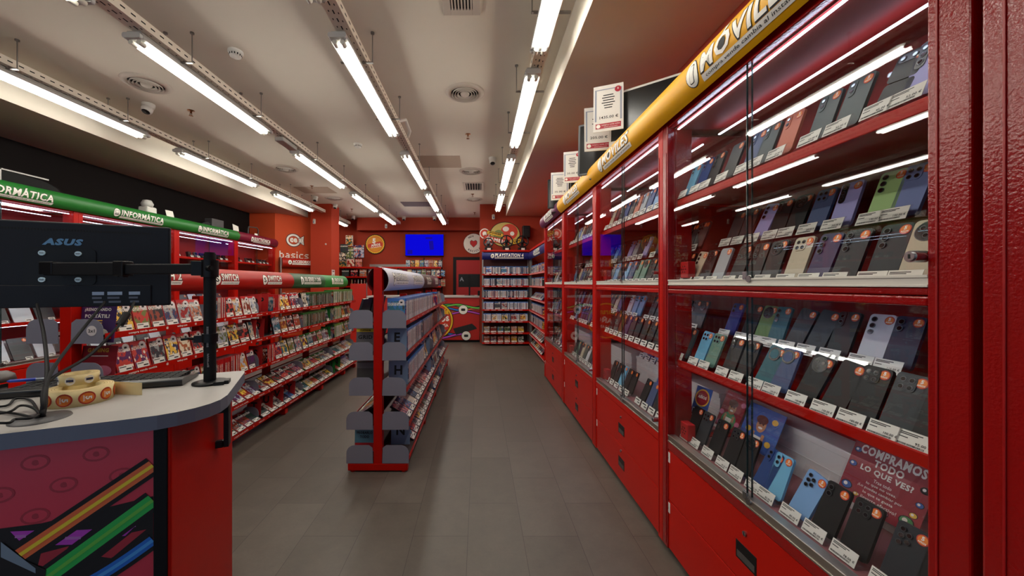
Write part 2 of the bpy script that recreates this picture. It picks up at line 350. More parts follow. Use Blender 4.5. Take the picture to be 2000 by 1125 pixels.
for k, (x, segs) in enumerate(rows):
    for i, (a, b) in enumerate(segs):
        o = fx0 if not used else copy_tree(fx0); used = True
        o.location = (x, (a+b)/2, 3.02); o.scale = (1, (b-a)/1.53, 1)
        tag(o, 'twin tube light, %s in the row %s' % (RA[i], row_label(k)), 'ceiling light', 'twin tube lights hung under the ceiling')
    # the perforated tray that carries the row
    y0, y1 = -1.15, (10.3 if k < 3 else 8.5)
    t = thing('cable_tray', 'cream perforated cable tray '+row_label(k), 'cable tray', (x, y0, 3.075), 0, 'cable trays above the light rows')
    L = y1-y0; cx = .035
    tr = MB().box(cx-.05, cx+.05, 0, L, 0, .003).box(cx-.05, cx-.047, 0, L, .003, .062).box(cx+.047, cx+.05, 0, L, .003, .062)
    tr.build('channel', TRAYM, t)
    sl = MB(); y = .03
    while y < L-.05:
        for sx in (-1, 1): sl.box(cx+sx*.0502-.0006, cx+sx*.0502+.0006, y, y+.032, .028, .037)
        sl.box(cx-.004, cx+.004, y, y+.032, -.001, .0005); sl.box(cx-.03, cx-.024, y, y+.014, -.001, .0005); sl.box(cx+.024, cx+.03, y+.02, y+.034, -.001, .0005)
        y += .07
    sl.build('slots', DARK, t)
    ys = sorted(set([a+.32 for a, b in segs]+[b-.32 for a, b in segs]))
    for yy in ys:
        for sx in (-.065, .135) if k < 3 else (-.095,):
            xx = sx
            MB().cyl((xx, yy-y0, -.02), (xx, yy-y0, ZC-3.075), .004, 8).cyl((xx, yy-y0, ZC-3.075-.012), (xx, yy-y0, ZC-3.075), .014, 10).build('hanging_rod', STEELG, t)
    for yy in ys: MB().box(-.1, .14, yy-y0-.01, yy-y0+.01, -.026, -.018).build('cross_bracket', STEELG, t)
# round air diffusers
def diffuser(px, py, r, lab):
    p = atZ(px, py, ZC); t = thing('air_diffuser', lab, 'air vent', (p.x, p.y, ZC), 0, 'round air diffusers in the ceiling')
    f = MB(); f.lathe([(r*1.0, -.001), (r*.97, -.008), (r*.74, -.02), (r*.70, -.004)], 32); f.build('rim', mat('vent_paint', (196, 186, 174), .6), t)
    MB().lathe([(r*.72, -.002), (.001, -.002)], 32).build('throat', DARK, t)
    for a in (.62, .49, .36):
        MB().lathe([(r*a, -.006), (r*(a+.05), -.03), (r*(a-.035), -.012), (r*a, -.006)], 32).build('cone_ring', MATS['vent_paint'], t)
    MB().lathe([(r*.24, -.012), (r*.2, -.028), (.001, -.03)], 24).build('centre_disc', MATS['vent_paint'], t)
for px, py, r, l in ((286, 163, .19, 'round ceiling air diffuser nearest to the black wall'), (908, 181, .19, 'round ceiling air diffuser in front of the smoke coloured access panel'), (558, 329, .2, 'round ceiling air diffuser left of the centre lights halfway down'),
                     (920, 334, .2, 'round ceiling air diffuser just beyond the square access panel'), (653, 387, .2, 'small distant round air diffuser near the orange column'), (925, 389, .2, 'distant round air diffuser behind the small square grille')):
    diffuser(px, py, r, l)
# slotted grilles
def grille(cx, cy, w, l, n, lab):
    t = thing('air_grille', lab, 'air vent', (cx, cy, ZC))
    MB().box(-w/2-.05, -w/2, -l/2-.05, l/2+.05, -.012, 0).box(w/2, w/2+.05, -l/2-.05, l/2+.05, -.012, 0).box(-w/2, w/2, -l/2-.05, -l/2, -.012, 0).box(-w/2, w/2, l/2, l/2+.05, -.012, 0).build('grille_frame', mat('vent_paint', (196, 186, 174), .6), t, bevel=.002)
    MB().box(-w/2, w/2, -l/2, l/2, -.002, 0).build('grille_back', DARK, t)
    s = MB()
    for i in range(n): x = -w/2+(i+.5)*w/n; s.box(x-.004, x+.007, -l/2, l/2, -.012, -.003)
    s.build('slats', MATS['vent_paint'], t)
p = atZ(905, 70, ZC); grille(p.x, 1.95, .15, 1.1, 7, 'long slotted air grille at the top of the ceiling')
p = atZ(925, 364, ZC); grille(p.x, p.y, .3, .5, 6, 'small square slotted grille far down the ceiling')
def panel(px0, px1, py0, py1, lab, m):
    a = atZ(px0, py1, ZC); b = atZ(px1, py0, ZC)
    tag(MB().box(a.x, b.x, a.y, b.y, -.006+ZC, ZC).build('access_panel', m, bevel=.002), lab, 'access panel', 'flat access panels in the ceiling')
panel(826, 898, 304, 327, 'beige flat access panel in the ceiling right of the middle lights', mat('panel_beige', (176, 158, 140), .8))
panel(596, 640, 365, 377, 'beige flat access panel in the ceiling near the left lights', MATS['panel_beige'])
panel(790, 836, 394, 403, 'grey distant access panel in the ceiling left of the far tubes', mat('panel_grey', (120, 108, 112), .8))
# dome cameras
def make_cam():
    t = thing('security_camera', 'x', 'camera')
    a = MB().lathe([(.055, 0), (.058, -.012), (.052, -.04), (.04, -.055), (.001, -.055)], 24).build('mount', WHT, t)
    M = T(0, -.012, -.055) @ Rx(R(-25))
    b = MB().lathe([(.001, .045), (.03, .04), (.046, .015), (.05, -.01), (.048, -.03), (.04, -.045), (.034, -.045)], 24, M=M).build('camera_body', WHT, t)
    c = MB().lathe([(.036, -.044), (.03, -.052), (.001, -.055)], 24, M=M).build('lens', BLK, t)
    kid(t, a, b, c); return t
c0 = make_cam(); first = True
for px, py, l in ((290, 203, 'white dome camera on the ceiling nearest the viewer'), (962, 308, 'white dome camera on the ceiling beside the right light row'), (616, 384, 'white dome camera near the left bulkhead, before the column'), (655, 399, 'white dome camera on the ceiling by the top of the orange column'),
                  (690, 422, 'small distant dome camera left of the gear badge'), (789, 423, 'small distant dome camera above the left edge of the screen'), (849, 423, 'small distant dome camera above the right edge of the screen')):
    o = c0 if first else copy_tree(c0); first = False
    p = atZ(px, py, ZC); o.location = (p.x, min(p.y, 10.3), ZC); tag(o, l, 'camera', 'dome cameras on the ceiling')
# smoke detectors
for px, py, l in ((460, 100, 'white smoke detector with vents near the front of the ceiling'), (699, 281, 'plain white smoke detector in the middle of the ceiling')):
    p = atZ(px, py, ZC); t = thing('smoke_detector', l, 'smoke detector', (p.x, p.y, ZC))
    MB().lathe([(.055, 0), (.055, -.015), (.047, -.02), (.042, -.045), (.03, -.052), (.001, -.052)], 24).build('body', WHT, t)
    g = MB()
    for i in range(14):
        a = 2*math.pi*i/14; g.box(-.004, .004, .0425, .0455, -.04, -.022, M=Rz(a))
    g.build('vent_slots', DARK, t)
# sprinklers
s0 = None
for px, py, l in ((373, 216, 'brass sprinkler head nearest the left black wall'), (914, 262, 'brass sprinkler head between the centre diffusers'), (609, 363, 'sprinkler head beside the left access panel'), (923, 379, 'distant sprinkler head by the square grille'),
                  (687, 408, 'distant sprinkler head near the column'), (927, 415, 'farthest sprinkler head above the pier')):
    p = atZ(px, py, ZC)
    if s0 is None:
        s0 = thing('sprinkler', 'x', 'sprinkler'); BR = mat('brass', (150, 110, 80), .35, metal=1)
        kid(s0, MB().lathe([(.035, 0), (.032, -.006), (.012, -.008), (.01, -.03), (.001, -.03)], 20).build('escutcheon', BR, s0),
            MB().cyl((-.012, 0, -.03), (-.008, 0, -.055), .0025, 8).cyl((.012, 0, -.03), (.008, 0, -.055), .0025, 8).build('frame', BR, s0),
            MB().lathe([(.001, -.055), (.02, -.056), (.02, -.059), (.001, -.059)], 20).build('deflector', BR, s0)); o = s0
    else: o = copy_tree(s0)
    o.location = (p.x, min(p.y, 10.3), ZC); tag(o, l, 'sprinkler', 'sprinkler heads')
# motion sensors on walls
for (x, y, z, rz, l) in ((-3.87, 8.58, 2.86, -30, 'white motion sensor on the corner of the orange column'), (-2.62, 10.36, 3.03, 25, 'white motion sensor on the beam above the gear badge'), (.35, 8.6, 2.97, 20, 'white motion sensor on the pier above the steering wheels')):
    t = thing('motion_sensor', l, 'motion sensor', (x, y, z), R(rz))
    MB().prism(rrect(.06, .12, .02), -.03, .0, M=FRONT @ T(0, 0, 0)).build('body', WHT, t, bevel=.008)
    MB().prism(rrect(.035, .04, .01, cy=-.015), .0, .004, M=FRONT).build('lens', mat('sensor_lens', (120, 150, 190), .3), t)
# ================================================================ HEADER SLEEVES
def header(parent, x0, x1, cy, cz, r, t0, t1, col, title, tw, icon='phone', strip=True, cx=None, th=.075, hshape='half', ends=True, seg=18, roughness=.42, tc=-8.5):
    pos = lambda x, t, rr: (x, cy-rr*math.cos(t), cz+rr*math.sin(t))
    cm = mat('header_%d_%d_%d' % col, col, roughness, noise=.05, scale=6, spec=.35)
    mb = MB(); ts = [R(t0+(t1-t0)*i/seg) for i in range(seg+1)]
    v = [pos(x, t, r) for x in (x0, x1) for t in ts]; n = seg+1
    mb.add(v, [(i, n+i, n+i+1, i+1) for i in range(seg)], 0, smooth=True)
    v2 = [pos(x, t, r-.003) for x in (x0, x1) for t in ts]
    mb.add(v2, [(i+1, n+i+1, n+i, i) for i in range(seg)], 1, smooth=True)
    for k in (0, 1):
        mb.add([v[k*n+i] for i in range(n)]+[v2[k*n+i] for i in range(n)], [(i, i+1, n+i+1, n+i) for i in range(seg)], 0)
        if ends: mb.add([pos((x0, x1)[k], t, r-.001) for t in ts], [tuple(range(n))], 1 if hshape == 'lens' else 0)
    h = mb.build('header_sleeve', [cm, REDIN if hshape == 'lens' else cm], parent)
    tc = R(tc); cx = (x0+x1)/2 if cx is None else cx
    def wrap(x, y, z): return pos(x, tc+y/r, r+z)
    l = MB(); sh = .18; x_t = cx+.06; dark = .0012; ys = .018
    OUT = 1
    l.text(title, tw, th, x_t, ys, .0022, 0, bold=.03, shear=sh, wrap=wrap)
    l2 = MB().text(title, tw+.012, th+.012, x_t, ys, .0012, 1, bold=.055, shear=sh, wrap=wrap)
    l.v, l.f, l.m, l.uv, l.s = l.v+l2.v, l.f+[tuple(i+len(l.v) for i in f) for f in l2.f], l.m+l2.m, l.uv+l2.uv, l.s+l2.s
    if strip:
        hw = tw/2; sy = ys-th/2-.021
        pts = []; nn = 10
        l.wrapped([(x_t-hw-.01, sy-.014, .0012), (x_t+hw, sy-.014, .0012), (x_t+hw+.008, sy+.014, .0012), (x_t-hw-.004, sy+.014, .0012)], [(0, 1, 2, 3)], 0, wrap)
        l.text('compra vende cambia al instante', tw*.93, .017, x_t, sy, .002, 1, bold=.0, shear=sh, wrap=wrap)
    xi = x_t-tw/2-.055
    l.wrapped([(p[0]+xi+p[1]*sh*.3, p[1], .001) for p in circ(.043, 20, ry=.056)], [tuple(range(20))], 1, wrap)
    l.wrapped([(p[0]+xi+p[1]*sh*.3, p[1], .0016) for p in circ(.039, 20, ry=.052)], [tuple(range(20))], 0, wrap)
    if icon == 'phone':
        l.wrapped([(p[0]+xi+p[1]*.25, p[1], .002) for p in rrect(.030, .072, .008)], [tuple(range(20))], 1, wrap)
        l.wrapped([(p[0]+xi+p[1]*.25-.001, p[1], .0024) for p in rrect(.024, .064, .006)], [tuple(range(20))], 0, wrap)
    elif icon == 'laptop':
        l.wrapped([(p[0]+xi, p[1]+.01, .002) for p in rrect(.046, .036, .004)], [tuple(range(20))], 1, wrap)
        l.wrapped([(p[0]+xi, p[1]+.01, .0024) for p in rrect(.038, .028, .003)], [tuple(range(20))], 0, wrap)
        l.wrapped([(xi-.03, -.026, .002), (xi+.022, -.026, .002), (xi+.03, -.014, .002), (xi-.022, -.014, .002)], [(0, 1, 2, 3)], 1, wrap)
    else:
        l.text(icon, .04, .05, xi, 0, .002, 1, bold=.03, wrap=wrap)
    l.build('lettering', [WTXT, INK], h)
    return h
YEL = (226, 164, 2); GRN = (36, 112, 44); MAR = (112, 18, 44); PUR = (96, 28, 70); SRED = (166, 24, 14)
# ================================================================ PHONES, STANDS, TICKETS
PC = {'black': (22, 22, 24), 'dark grey': (56, 60, 64), 'grey green': (74, 86, 86), 'graphite': (40, 44, 50), 'navy': (30, 36, 66), 'blue': (38, 70, 130), 'royal blue': (34, 48, 140), 'light blue': (132, 176, 224),
      'sky blue': (120, 190, 226), 'lavender': (170, 166, 226), 'periwinkle': (128, 142, 196), 'light green': (176, 212, 142), 'green': (112, 142, 84), 'teal': (44, 104, 116), 'champagne': (206, 192, 168), 'purple': (66, 52, 96),
      'white': (222, 222, 228), 'salmon': (206, 112, 84), 'sage': (110, 150, 134), 'bronze': (106, 60, 36), 'steel blue': (76, 92, 132), 'beige': (210, 198, 172), 'silver': (170, 174, 180), 'dark red': (110, 24, 34)}
CAMT = {'duo': 'two lens pill', 'two': 'two lenses', 'tri': 'three lenses', 'pill': 'black lens pill', 'quad': 'four lens block', 'round': 'round lens disc', 'ring': 'ringed lens', 'five': 'five small lenses', 'none': 'plain back', 'flip': 'folding body'}
LENS = mat('lens_glass', (10, 10, 14), .08, coat=1)
def phone_mat(c): return mat('phone_'+c.replace(' ', '_'), tuple(v*.9 for v in PC[c]), .42, spec=.3)
_PH = {}
def sticker_mesh(mb, x, y, z, r, M, detail=True):
    mb.prism(circ(r, 20, x, y), z, z+.0006, 1, M=M)
    mb.prism(circ(r*.82, 20, x, y), z+.0006, z+.001, 0, M=M)
    if detail:
        mb.text('5', None, r*.75, x, y+r*.3, z+.0013, 2, M=M, bold=.05)
        mb.text('AÑOS', r*1.3, r*.4, x, y-r*.4, z+.0013, 2, M=M, bold=.03)
def phone(color, camk, simple=False, w=.0745, h=.16):
    k = (color, camk, simple)
    if k in _PH: return copy_tree(_PH[k])
    pm = phone_mat(color); t = .009
    M = FRONT @ T(0, h/2, 0)
    mb = MB()
    if camk == 'flip':
        mb.prism(rrect(w, h*.48, .009, cy=-h*.25), -t/2, t/2, 0, M=M).prism(rrect(w, h*.48, .009, cy=h*.25), -t/2, t/2, 1, M=M)
    else: mb.prism(rrect(w, h, .011), -t/2, t/2, 0, M=M)
    o = mb.build('smartphone', [pm, BLK], bevel=0 if simple else .002)
    kids = []; f = t/2; lx = -w/2+.017; ty = h/2-.018
    body = MB(); lens = []
    if camk in ('duo', 'pill', 'flip'):
        n = 2 if camk != 'pill' else 3
        if camk == 'flip': body.prism(rrect(.05, .022, .01, cx=-.006, cy=ty), f, f+.0015, 0, M=M); lens = [(-.02, ty), (.008, ty)]
        else: body.prism(rrect(.022, .016+.019*n, .010, cx=lx, cy=ty-.0095*(n-1)), f, f+.0018, 0, M=M); lens = [(lx, ty-.019*i) for i in range(n)]
    elif camk in ('tri', 'two'): lens = [(lx, ty-.021*i) for i in range(3 if camk == 'tri' else 2)]
    elif camk == 'five': lens = [(lx, ty), (lx, ty-.018), (lx, ty-.036), (lx+.016, ty-.009), (lx+.016, ty-.027)]
    elif camk == 'quad': body.prism(rrect(.043, .043, .011, cx=lx+.011, cy=ty-.010), f, f+.002, 0, M=M); lens = [(lx+.001, ty), (lx+.021, ty), (lx+.001, ty-.02), (lx+.021, ty-.02)]
    elif camk in ('round', 'ring'):
        cx = -.004; cy = ty-.013
        body.prism(circ(.0265, 28, cx, cy), f, f+.002, 1, M=M).prism(circ(.0245, 28, cx, cy), f+.002, f+.0025, 0, M=M)
        lens = [(cx-.01, cy+.008), (cx+.01, cy+.008), (cx, cy-.012)] if camk == 'round' else []
        if camk == 'ring': body.prism(circ(.019, 28, cx, cy), f+.0025, f+.003, 2, M=M)
    L = MB(); rr = .0085 if camk in ('tri', 'two') else .0068
    for (x, y) in lens:
        L.prism(circ(rr, 14, x, y), f+.0015, f+.003, 1, M=M).prism(circ(rr*.75, 14, x, y), f+.003, f+.0034, 0, M=M)
    if body.v:
        cmk = pm if color not in ('beige', 'white') else mat('cam_block_grey', (60, 60, 64), .3)
        if camk in ('pill', 'round', 'ring', 'flip'): cmk = mat('cam_block_dark', (16, 16, 18), .25)
        cmod = body.build('camera_block', [cmk, MATS.get('lens_ring') or mat('lens_ring', (84, 84, 88), .3, metal=.8), pm], o, bevel=0)
        kids.append(cmod)
        if lens: kid(cmod, L.build('lens', [LENS, mat('lens_ring', (84, 84, 88), .3, metal=.8)], cmod))
    elif lens: kids.append(L.build('lens', [LENS, mat('lens_ring', (84, 84, 88), .3, metal=.8)], o))
    s = MB(); sticker_mesh(s, w/2-.016, h/2-.019, f+.0004, .0135, M, not simple)
    kids.append(s.build('warranty_sticker', [ORANGE, STRED, WTXT], o))
    kid(o, *kids); o.hide_render = False; _PH[k] = o; return o
_ST = {}
def ticket(mb, w, h, M, price, fine=True):
    mb.box(-w/2, w/2, 0, h, -.0006, 0, 0, M=M)
    if fine:
        random.seed(sum(map(ord, price)))
        for k, (yy, ln) in enumerate(((.86, .62), (.76, .5), (.56, .25))): mb.box(-w*.45, -w*.45+w*ln, h*(yy-.028), h*(yy+.028), .0002, .0003, 1, M=M)
        mb.text(price+' €', w*.42, h*.17, w*.24, h*.36, .0004, 1, M=M, bold=.02)
        x = -w*.45
        while x < w*.3:
            bw = random.choice((.0004, .0008, .0012)); mb.box(x, x+bw, h*.1, h*.22, .0002, .0003, 1, M=M); x += bw+random.choice((.0005, .0009))
    else:
        mb.box(-w*.4, w*.3, h*.62, h*.8, .0002, .0003, 1, M=M).box(0, w*.42, h*.28, h*.44, .0002, .0003, 1, M=M)
def stand(price, fine=True, w=.082):
    k = (price, fine)
    if k in _ST: return copy_tree(_ST[k])
    mb = MB(); Mb = T(0, .012, .012) @ Rx(R(-20)); t = .002
    mb.box(-w/2, w/2, 0, t, 0, .172, M=T(0, .010, .010) @ Rx(R(-20)))            # back plate behind the phone
    mb.box(-w/2, w/2, -.018, .012, .008, .010)                                # ledge
    Mf = T(0, -.030, 0) @ Rx(R(-22))
    mb.box(-w/2, w/2, 0, t, 0, .044, M=Mf)                                    # ticket pocket
    mb.box(-w/2, w/2, -.029, .05, 0, t)                                       # foot
    o = mb.build('display_stand', [ACRY])
    tk = MB(); ticket(tk, w-.008, .040, Mf @ T(0, -.0012, .002) @ FRONT, price, fine)
    kid(o, tk.build('price_ticket', [PAPER, INK], o)); _ST[k] = o; return o
# ================================================================ GLASS CABINETS
def rail(mb, a, b, z0, z1, y0=-.008, y1=.03, mi=0): mb.box(a, b, y0, y1, z0, z1, mi)
def glass_cabinet(label, loc, rz, Wd, col, title, tw, icon, group, fine=True, edges=(.05, .05), lock_near=True, numbers=('85', '86'), cxh=None, th=.075):
    t = thing('glass_cabinet', label, 'display cabinet', loc, rz, group); D = .46; a, b = edges
    fr = MB(); nearest = fine and edges[1] > .06
    for (x0, x1) in ((0, a), (Wd-b, Wd)):
        fr.box(x0, x1, -.008, .035, .03, 2.25)
        fr.box(x0+.001, x1-.001, .035, .12, .58, 2.2)
    fr.box(a, Wd-b, -.006, .03, 2.205, 2.25).box(a, Wd-b, -.006, .03, 1.350, 1.372).box(a, Wd-b, -.002, .03, 1.374, 1.392).box(a, Wd-b, -.006, .03, .545, .585)
    fr.box(0, Wd, 0, D, 2.235, 2.25).box(0, Wd, .03, D, 1.365, 1.392).box(0, Wd, .03, D, .57, .59)
    fr.build('frame', RED if not nearest else REDG, t, bevel=.004)
    MB().box(a, Wd-b, .03, D-.013, 2.198, 2.206).build('inner_ceiling', REDIN, t)
    for xx in ((a*.72, a*.72+.004), (Wd-b*.72-.004, Wd-b*.72)): MB().box(xx[0], xx[1], -.0105, -.008, .05, 2.08).build('frame_moulding', mat('red_groove', (150, 10, 12), .35), t, bevel=.001)
    MB().box(0, Wd, D-.012, D, .03, 2.25).box(0, Wd, .05, D-.02, .03, .05).build('back_panel', REDIN, t)
    MB().box(.02, Wd-.02, .03, D, 0, .03).build('kick_board', DARK, t)
    # sills the panes slide on
    for z0, z1 in ((.585, .62), (1.392, 1.42)):
        MB().box(a, Wd-b, -.004, .03, z0, z1).box(a, Wd-b, -.007, -.004, z1-.007, z1).box(a, Wd-b, -.007, -.004, z0, z0+.006).build('sill_rail', ALU if z0 < 1 else mat('sill_white', (205, 200, 190), .4, noise=.03), t, bevel=.001)
    # shelves
    for z in (1.81, .985):
        MB().box(.01, Wd-.01, .055, D-.012, z, z+.012).box(.01, Wd-.01, .045, .055, z-.012, z+.022).build('shelf', RED, t, bevel=.003)
    MB().box(a, Wd-b, .20, .34, 1.575, 1.578).box(a, Wd-b, .198, .2, 1.575, 1.60).box(a, Wd-b, .20, .34, 1.135, 1.138).box(a, Wd-b, .198, .2, 1.125, 1.15).build('raised_step', ACRY, t)
    MB().box(a, Wd-b, .33, D-.012, .59, .80).box(a, Wd-b, .325, .33, .775, .80).box(a, Wd-b, .325, .33, .70, .704).build('white_step', mat('step_white', (208, 204, 200), .5), t, bevel=.002)
    MB().box(a, Wd-b, .04, .33, .59, .605).build('bottom_liner', mat('liner', (150, 96, 96), .5), t)
    # panes
    mid = (a+Wd-b)/2
    for (z0, z1) in ((.605, 1.352), (1.412, 2.206)):
        for (x0, x1, y) in ((a, mid+.012, .010), (mid-.002, Wd-b, .001)):
            g = MB().box(x0, x1, y, y+.005, z0, z1).build('glass_pane', [GLASS], t)
            MB().box(x0 if y < .005 else x1-.002, x0+.0022 if y < .005 else x1, y-.0004, y+.0056, z0, z1).build('polished_edge', GEDGE, g)
        c = MB().box(mid-.008, mid+.012, -.010, -.004, z0+.004, z0+.032).cyl((mid+.02, -.006, z0+.005), (mid+.02, -.010, z0+.005), .012, 16)
        c.build('pane_catch', CHROME, t, bevel=.001)
    # lamps inside
    for y, zl in ((.035, 2.186), (.243, 2.160)):
        MB().box(.075, Wd-.06, y-.004, y+.004, zl, zl+.005).build('led_strip', LEDM, t)
    for y, z in ((.05, 1.357), (.075, .968)):            # strips tucked behind the rail and the shelf lips
        MB().box(.09, Wd-.08, y-.006, y+.006, z, z+.004).build('led_strip', LEDM, t)
    for z in (1.448, .64):
        s = MB().box(.075, .14, .045, .085, z-.02, z+.062).build('alarm_box', mat('alarm_red', (186, 20, 26), .4), t, bevel=.004)
        h = MB()
        for i in range(7):
            aa = 2*math.pi*i/6; q = .016 if i < 6 else 0
            h.cyl((.1075+q*math.cos(aa), .0445, z+.024+q*math.sin(aa)), (.1075+q*math.cos(aa), .0435, z+.024+q*math.sin(aa)), .0035, 8)
        h.build('speaker_holes', DARK, s)
    for z in (1.46, .655):
        MB().cyl((Wd-b-.012, -.03, z), (Wd-b-.012, .001, z), .013, 20).cyl((Wd-b-.012, -.033, z), (Wd-b-.012, -.03, z), .010, 20).box(Wd-b-.014, Wd-b-.010, -.0335, -.0328, z-.005, z+.005, 1).build('pane_lock', [CHROME, DARK], t)
    # drawers
    for k, (z0, z1) in enumerate(((.285, .54), (.035, .281))):
        d = MB().box(.006, Wd-.006, -.002, .03, z0, z1).build('drawer', RED, t, bevel=.003)
        hz = (.395, .163)[k]
        MB().box(mid-.052, mid+.052, -.0035, -.0015, hz-.034, hz+.034).build('handle_surround', BLK, d, bevel=.001)
        MB().box(mid-.044, mid+.044, -.0045, -.0034, hz-.026, hz-.002).build('handle_lip', mat('recess_grey', (70, 68, 66), .5), d)
        MB().cyl((mid-.003, -.002, hz+.083), (mid-.003, -.008, hz+.083), .009, 16).box(mid-.0045, mid-.0015, -.0087, -.008, hz+.078, hz+.088, 1).build('lock', [CHROME, DARK], d)
        MB().box(.02, .066, -.0038, -.0022, z1-.062, z1-.010).text(numbers[k], .02, .022, .043, z1-.036, 0, 1, M=T(0, -.0042, 0) @ Matrix(((1, 0, 0, 0), (0, 0, -1, 0), (0, 1, 0, 0), (0, 0, 0, 1)))).build('number_label', [PAPER, INK], d)
    header(t, 0, Wd, .020, 2.305, .098, -60, 150, col, title, tw, icon, cx=cxh, th=th)
    return t
XF = .985
bounds = [.726, 1.945, 3.1, 4.25, 5.45]
UN = ['the nearest glass cabinet', 'the second glass cabinet', 'the third glass cabinet', 'the fourth glass cabinet']
CABGRP = 'red glass cabinets along the right wall'
def rcab(i, **k):
    y0, y1 = bounds[i], bounds[i+1]
    return glass_cabinet(k.pop('label'), (XF, y1, 0), R(-90), y1-y0, group=CABGRP, **k)
rcab(0, label='nearest tall red glass cabinet with a yellow header, full of smartphones', col=YEL, title='MÓVILES', tw=.47, icon='phone', edges=(.05, .072), cxh=1.945-1.33, th=.088)
rcab(1, label='second tall red glass cabinet from the viewer on the right, yellow header', col=YEL, title='MÓVILES', tw=.47, icon='phone', numbers=('83', '84'), th=.08)
rcab(2, label='third tall red glass cabinet on the right, last with a yellow header', col=YEL, title='MÓVILES', tw=.47, icon='phone', numbers=('81', '82'), th=.08)
rcab(3, label='farthest red glass cabinet on the right, under a purple header', col=PUR, title='CONSOLAS', tw=.42, icon='phone', numbers=('79', '80'), th=.08)
# the next cabinet, of which only one red upright shows at the picture's right edge
ct = thing('glass_cabinet', 'red cabinet upright cut off by the right edge of the photo', 'display cabinet', (XF-.012, .703, 0), R(-90), CABGRP)
MB().box(0, .13, -.008, .035, .0, 2.25).box(.13, .95, -.008, .03, 0, .58).box(.13, .95, -.008, .03, 2.2, 2.25).box(.0, .012, .035, .45, 0, 2.25).build('frame', REDG, ct, bevel=.005)
MB().box(.030, .034, -.0105, -.008, .03, 1.98).build('frame_moulding', MATS['red_groove'], ct, bevel=.001)
MB().box(.012, .95, .44, .45, .0, 2.25).build('back_panel', REDIN, ct)
MB().box(.13, .95, .001, .006, .58, 2.2).build('glass_pane', GLASS, ct)

# ---------------------------------------------------------------- phones in the cabinets
ROWS = {'A': (1.835, .075, 'on the top shelf'), 'B': (1.578, .225, 'on the raised step of the upper half'), 'C': (1.393, .075, 'in the front row behind the silver middle rail'),
        'D': (1.138, .225, 'on the raised step of the lower half'), 'E': (1.001, .08, 'in the front row of the lower red shelf'), 'F': (.606, .085, 'in the bottom row above the drawers')}
US = ['nearest', 'second', 'third', 'fourth']
RS = {'A': 'top shelf', 'B': 'upper step', 'C': 'middle rail row', 'D': 'lower step', 'E': 'lower shelf', 'F': 'bottom row'}
near = {
 'A': [(1812, 'lavender', 'pill', '52.00'), (1750, 'black', 'flip', '45.00'), (1668, 'grey green', 'duo', '52.00'), (1612, 'grey green', 'duo', '55.00'), (1543, 'salmon', 'duo', '55.00'), (1500, 'grey green', 'duo', '55.00'), (1474, 'steel blue', 'duo', '55.00'), (1432, 'dark grey', 'none', '60.00'), (1398, 'graphite', 'tri', '60.00'), (1377, 'blue', 'duo', '60.00'), (1353, 'sky blue', 'duo', '65.00')],
 'B': [(1780, 'periwinkle', 'quad', '190.00'), (1732, 'light green', 'tri', '190.00'), (1655, 'lavender', 'pill', '200.00'), (1603, 'steel blue', 'quad', '200.00'), (1560, 'black', 'round', '210.00'), (1527, 'black', 'duo', '210.00'), (1492, 'lavender', 'tri', '215.00'), (1462, 'dark grey', 'none', '220.00'), (1437, 'dark grey', 'none', '220.00'), (1368, 'grey green', 'tri', '220.00'), (1347, 'dark grey', 'duo', '225.00'), (1330, 'silver', 'quad', '225.00')],
 'C': [(1806, 'champagne', 'round', '250.00'), (1738, 'graphite', 'tri', '260.00'), (1662, 'graphite', 'tri', '260.00'), (1608, 'purple', 'tri', '260.00'), (1561, 'champagne', 'quad', '270.00'), (1514, 'black', 'round', '270.00'), (1480, 'black', 'pill', '285.00'), (1446, 'black', 'ring', '285.00'), (1410, 'silver', 'none', '290.00'), (1384, 'black', 'round', '290.00'), (1361, 'champagne', 'tri', '295.00'), (1344, 'black', 'duo', '300.00')],
 'D': [(1768, 'navy', 'two', '115.00'), (1712, 'white', 'tri', '115.00'), (1648, 'black', 'duo', '120.00'), (1600, 'graphite', 'none', '120.00'), (1560, 'graphite', 'none', '120.00'), (1524, 'teal', 'tri', '125.00'), (1496, 'green', 'round', '125.00'), (1468, 'black', 'duo', '128.00'), (1434, 'royal blue', 'two', '128.00'), (1356, 'graphite', 'tri', '130.00'), (1338, 'black', 'duo', '130.00')],
 'E': [(1830, 'black', 'none', '95.00'), (1765, 'dark grey', 'quad', '100.00'), (1697, 'black', 'quad', '100.00'), (1640, 'black', 'none', '100.00'), (1585, 'black', 'round', '100.00'), (1534, 'steel blue', 'ring', '100.00'), (1500, 'teal', 'ring', '100.00'), (1462, 'black', 'ring', '105.00'), (1433, 'black', 'duo', '105.00'), (1396, 'sage', 'quad', '105.00'), (1374, 'sky blue', 'quad', '110.00'), (1345, 'grey green', 'duo', '110.00')],
 'F': [(1835, 'black', 'quad', '75.00'), (1768, 'graphite', 'five', '75.00'), (1683, 'black', 'quad', '78.00'), (1622, 'black', 'two', '80.00'), (1573, 'light blue', 'five', '80.00'), (1523, 'sky blue', 'duo', '82.00'), (1497, 'blue', 'duo', '82.00'), (1462, 'black', 'round', '82.00'), (1434, 'black', 'quad', '85.00'), (1404, 'black', 'duo', '85.00'), (1377, 'dark grey', 'quad', '90.00'), (1357, 'black', 'none', '90.00')]}
random.seed(5)
SEAT = Matrix.Identity(4)
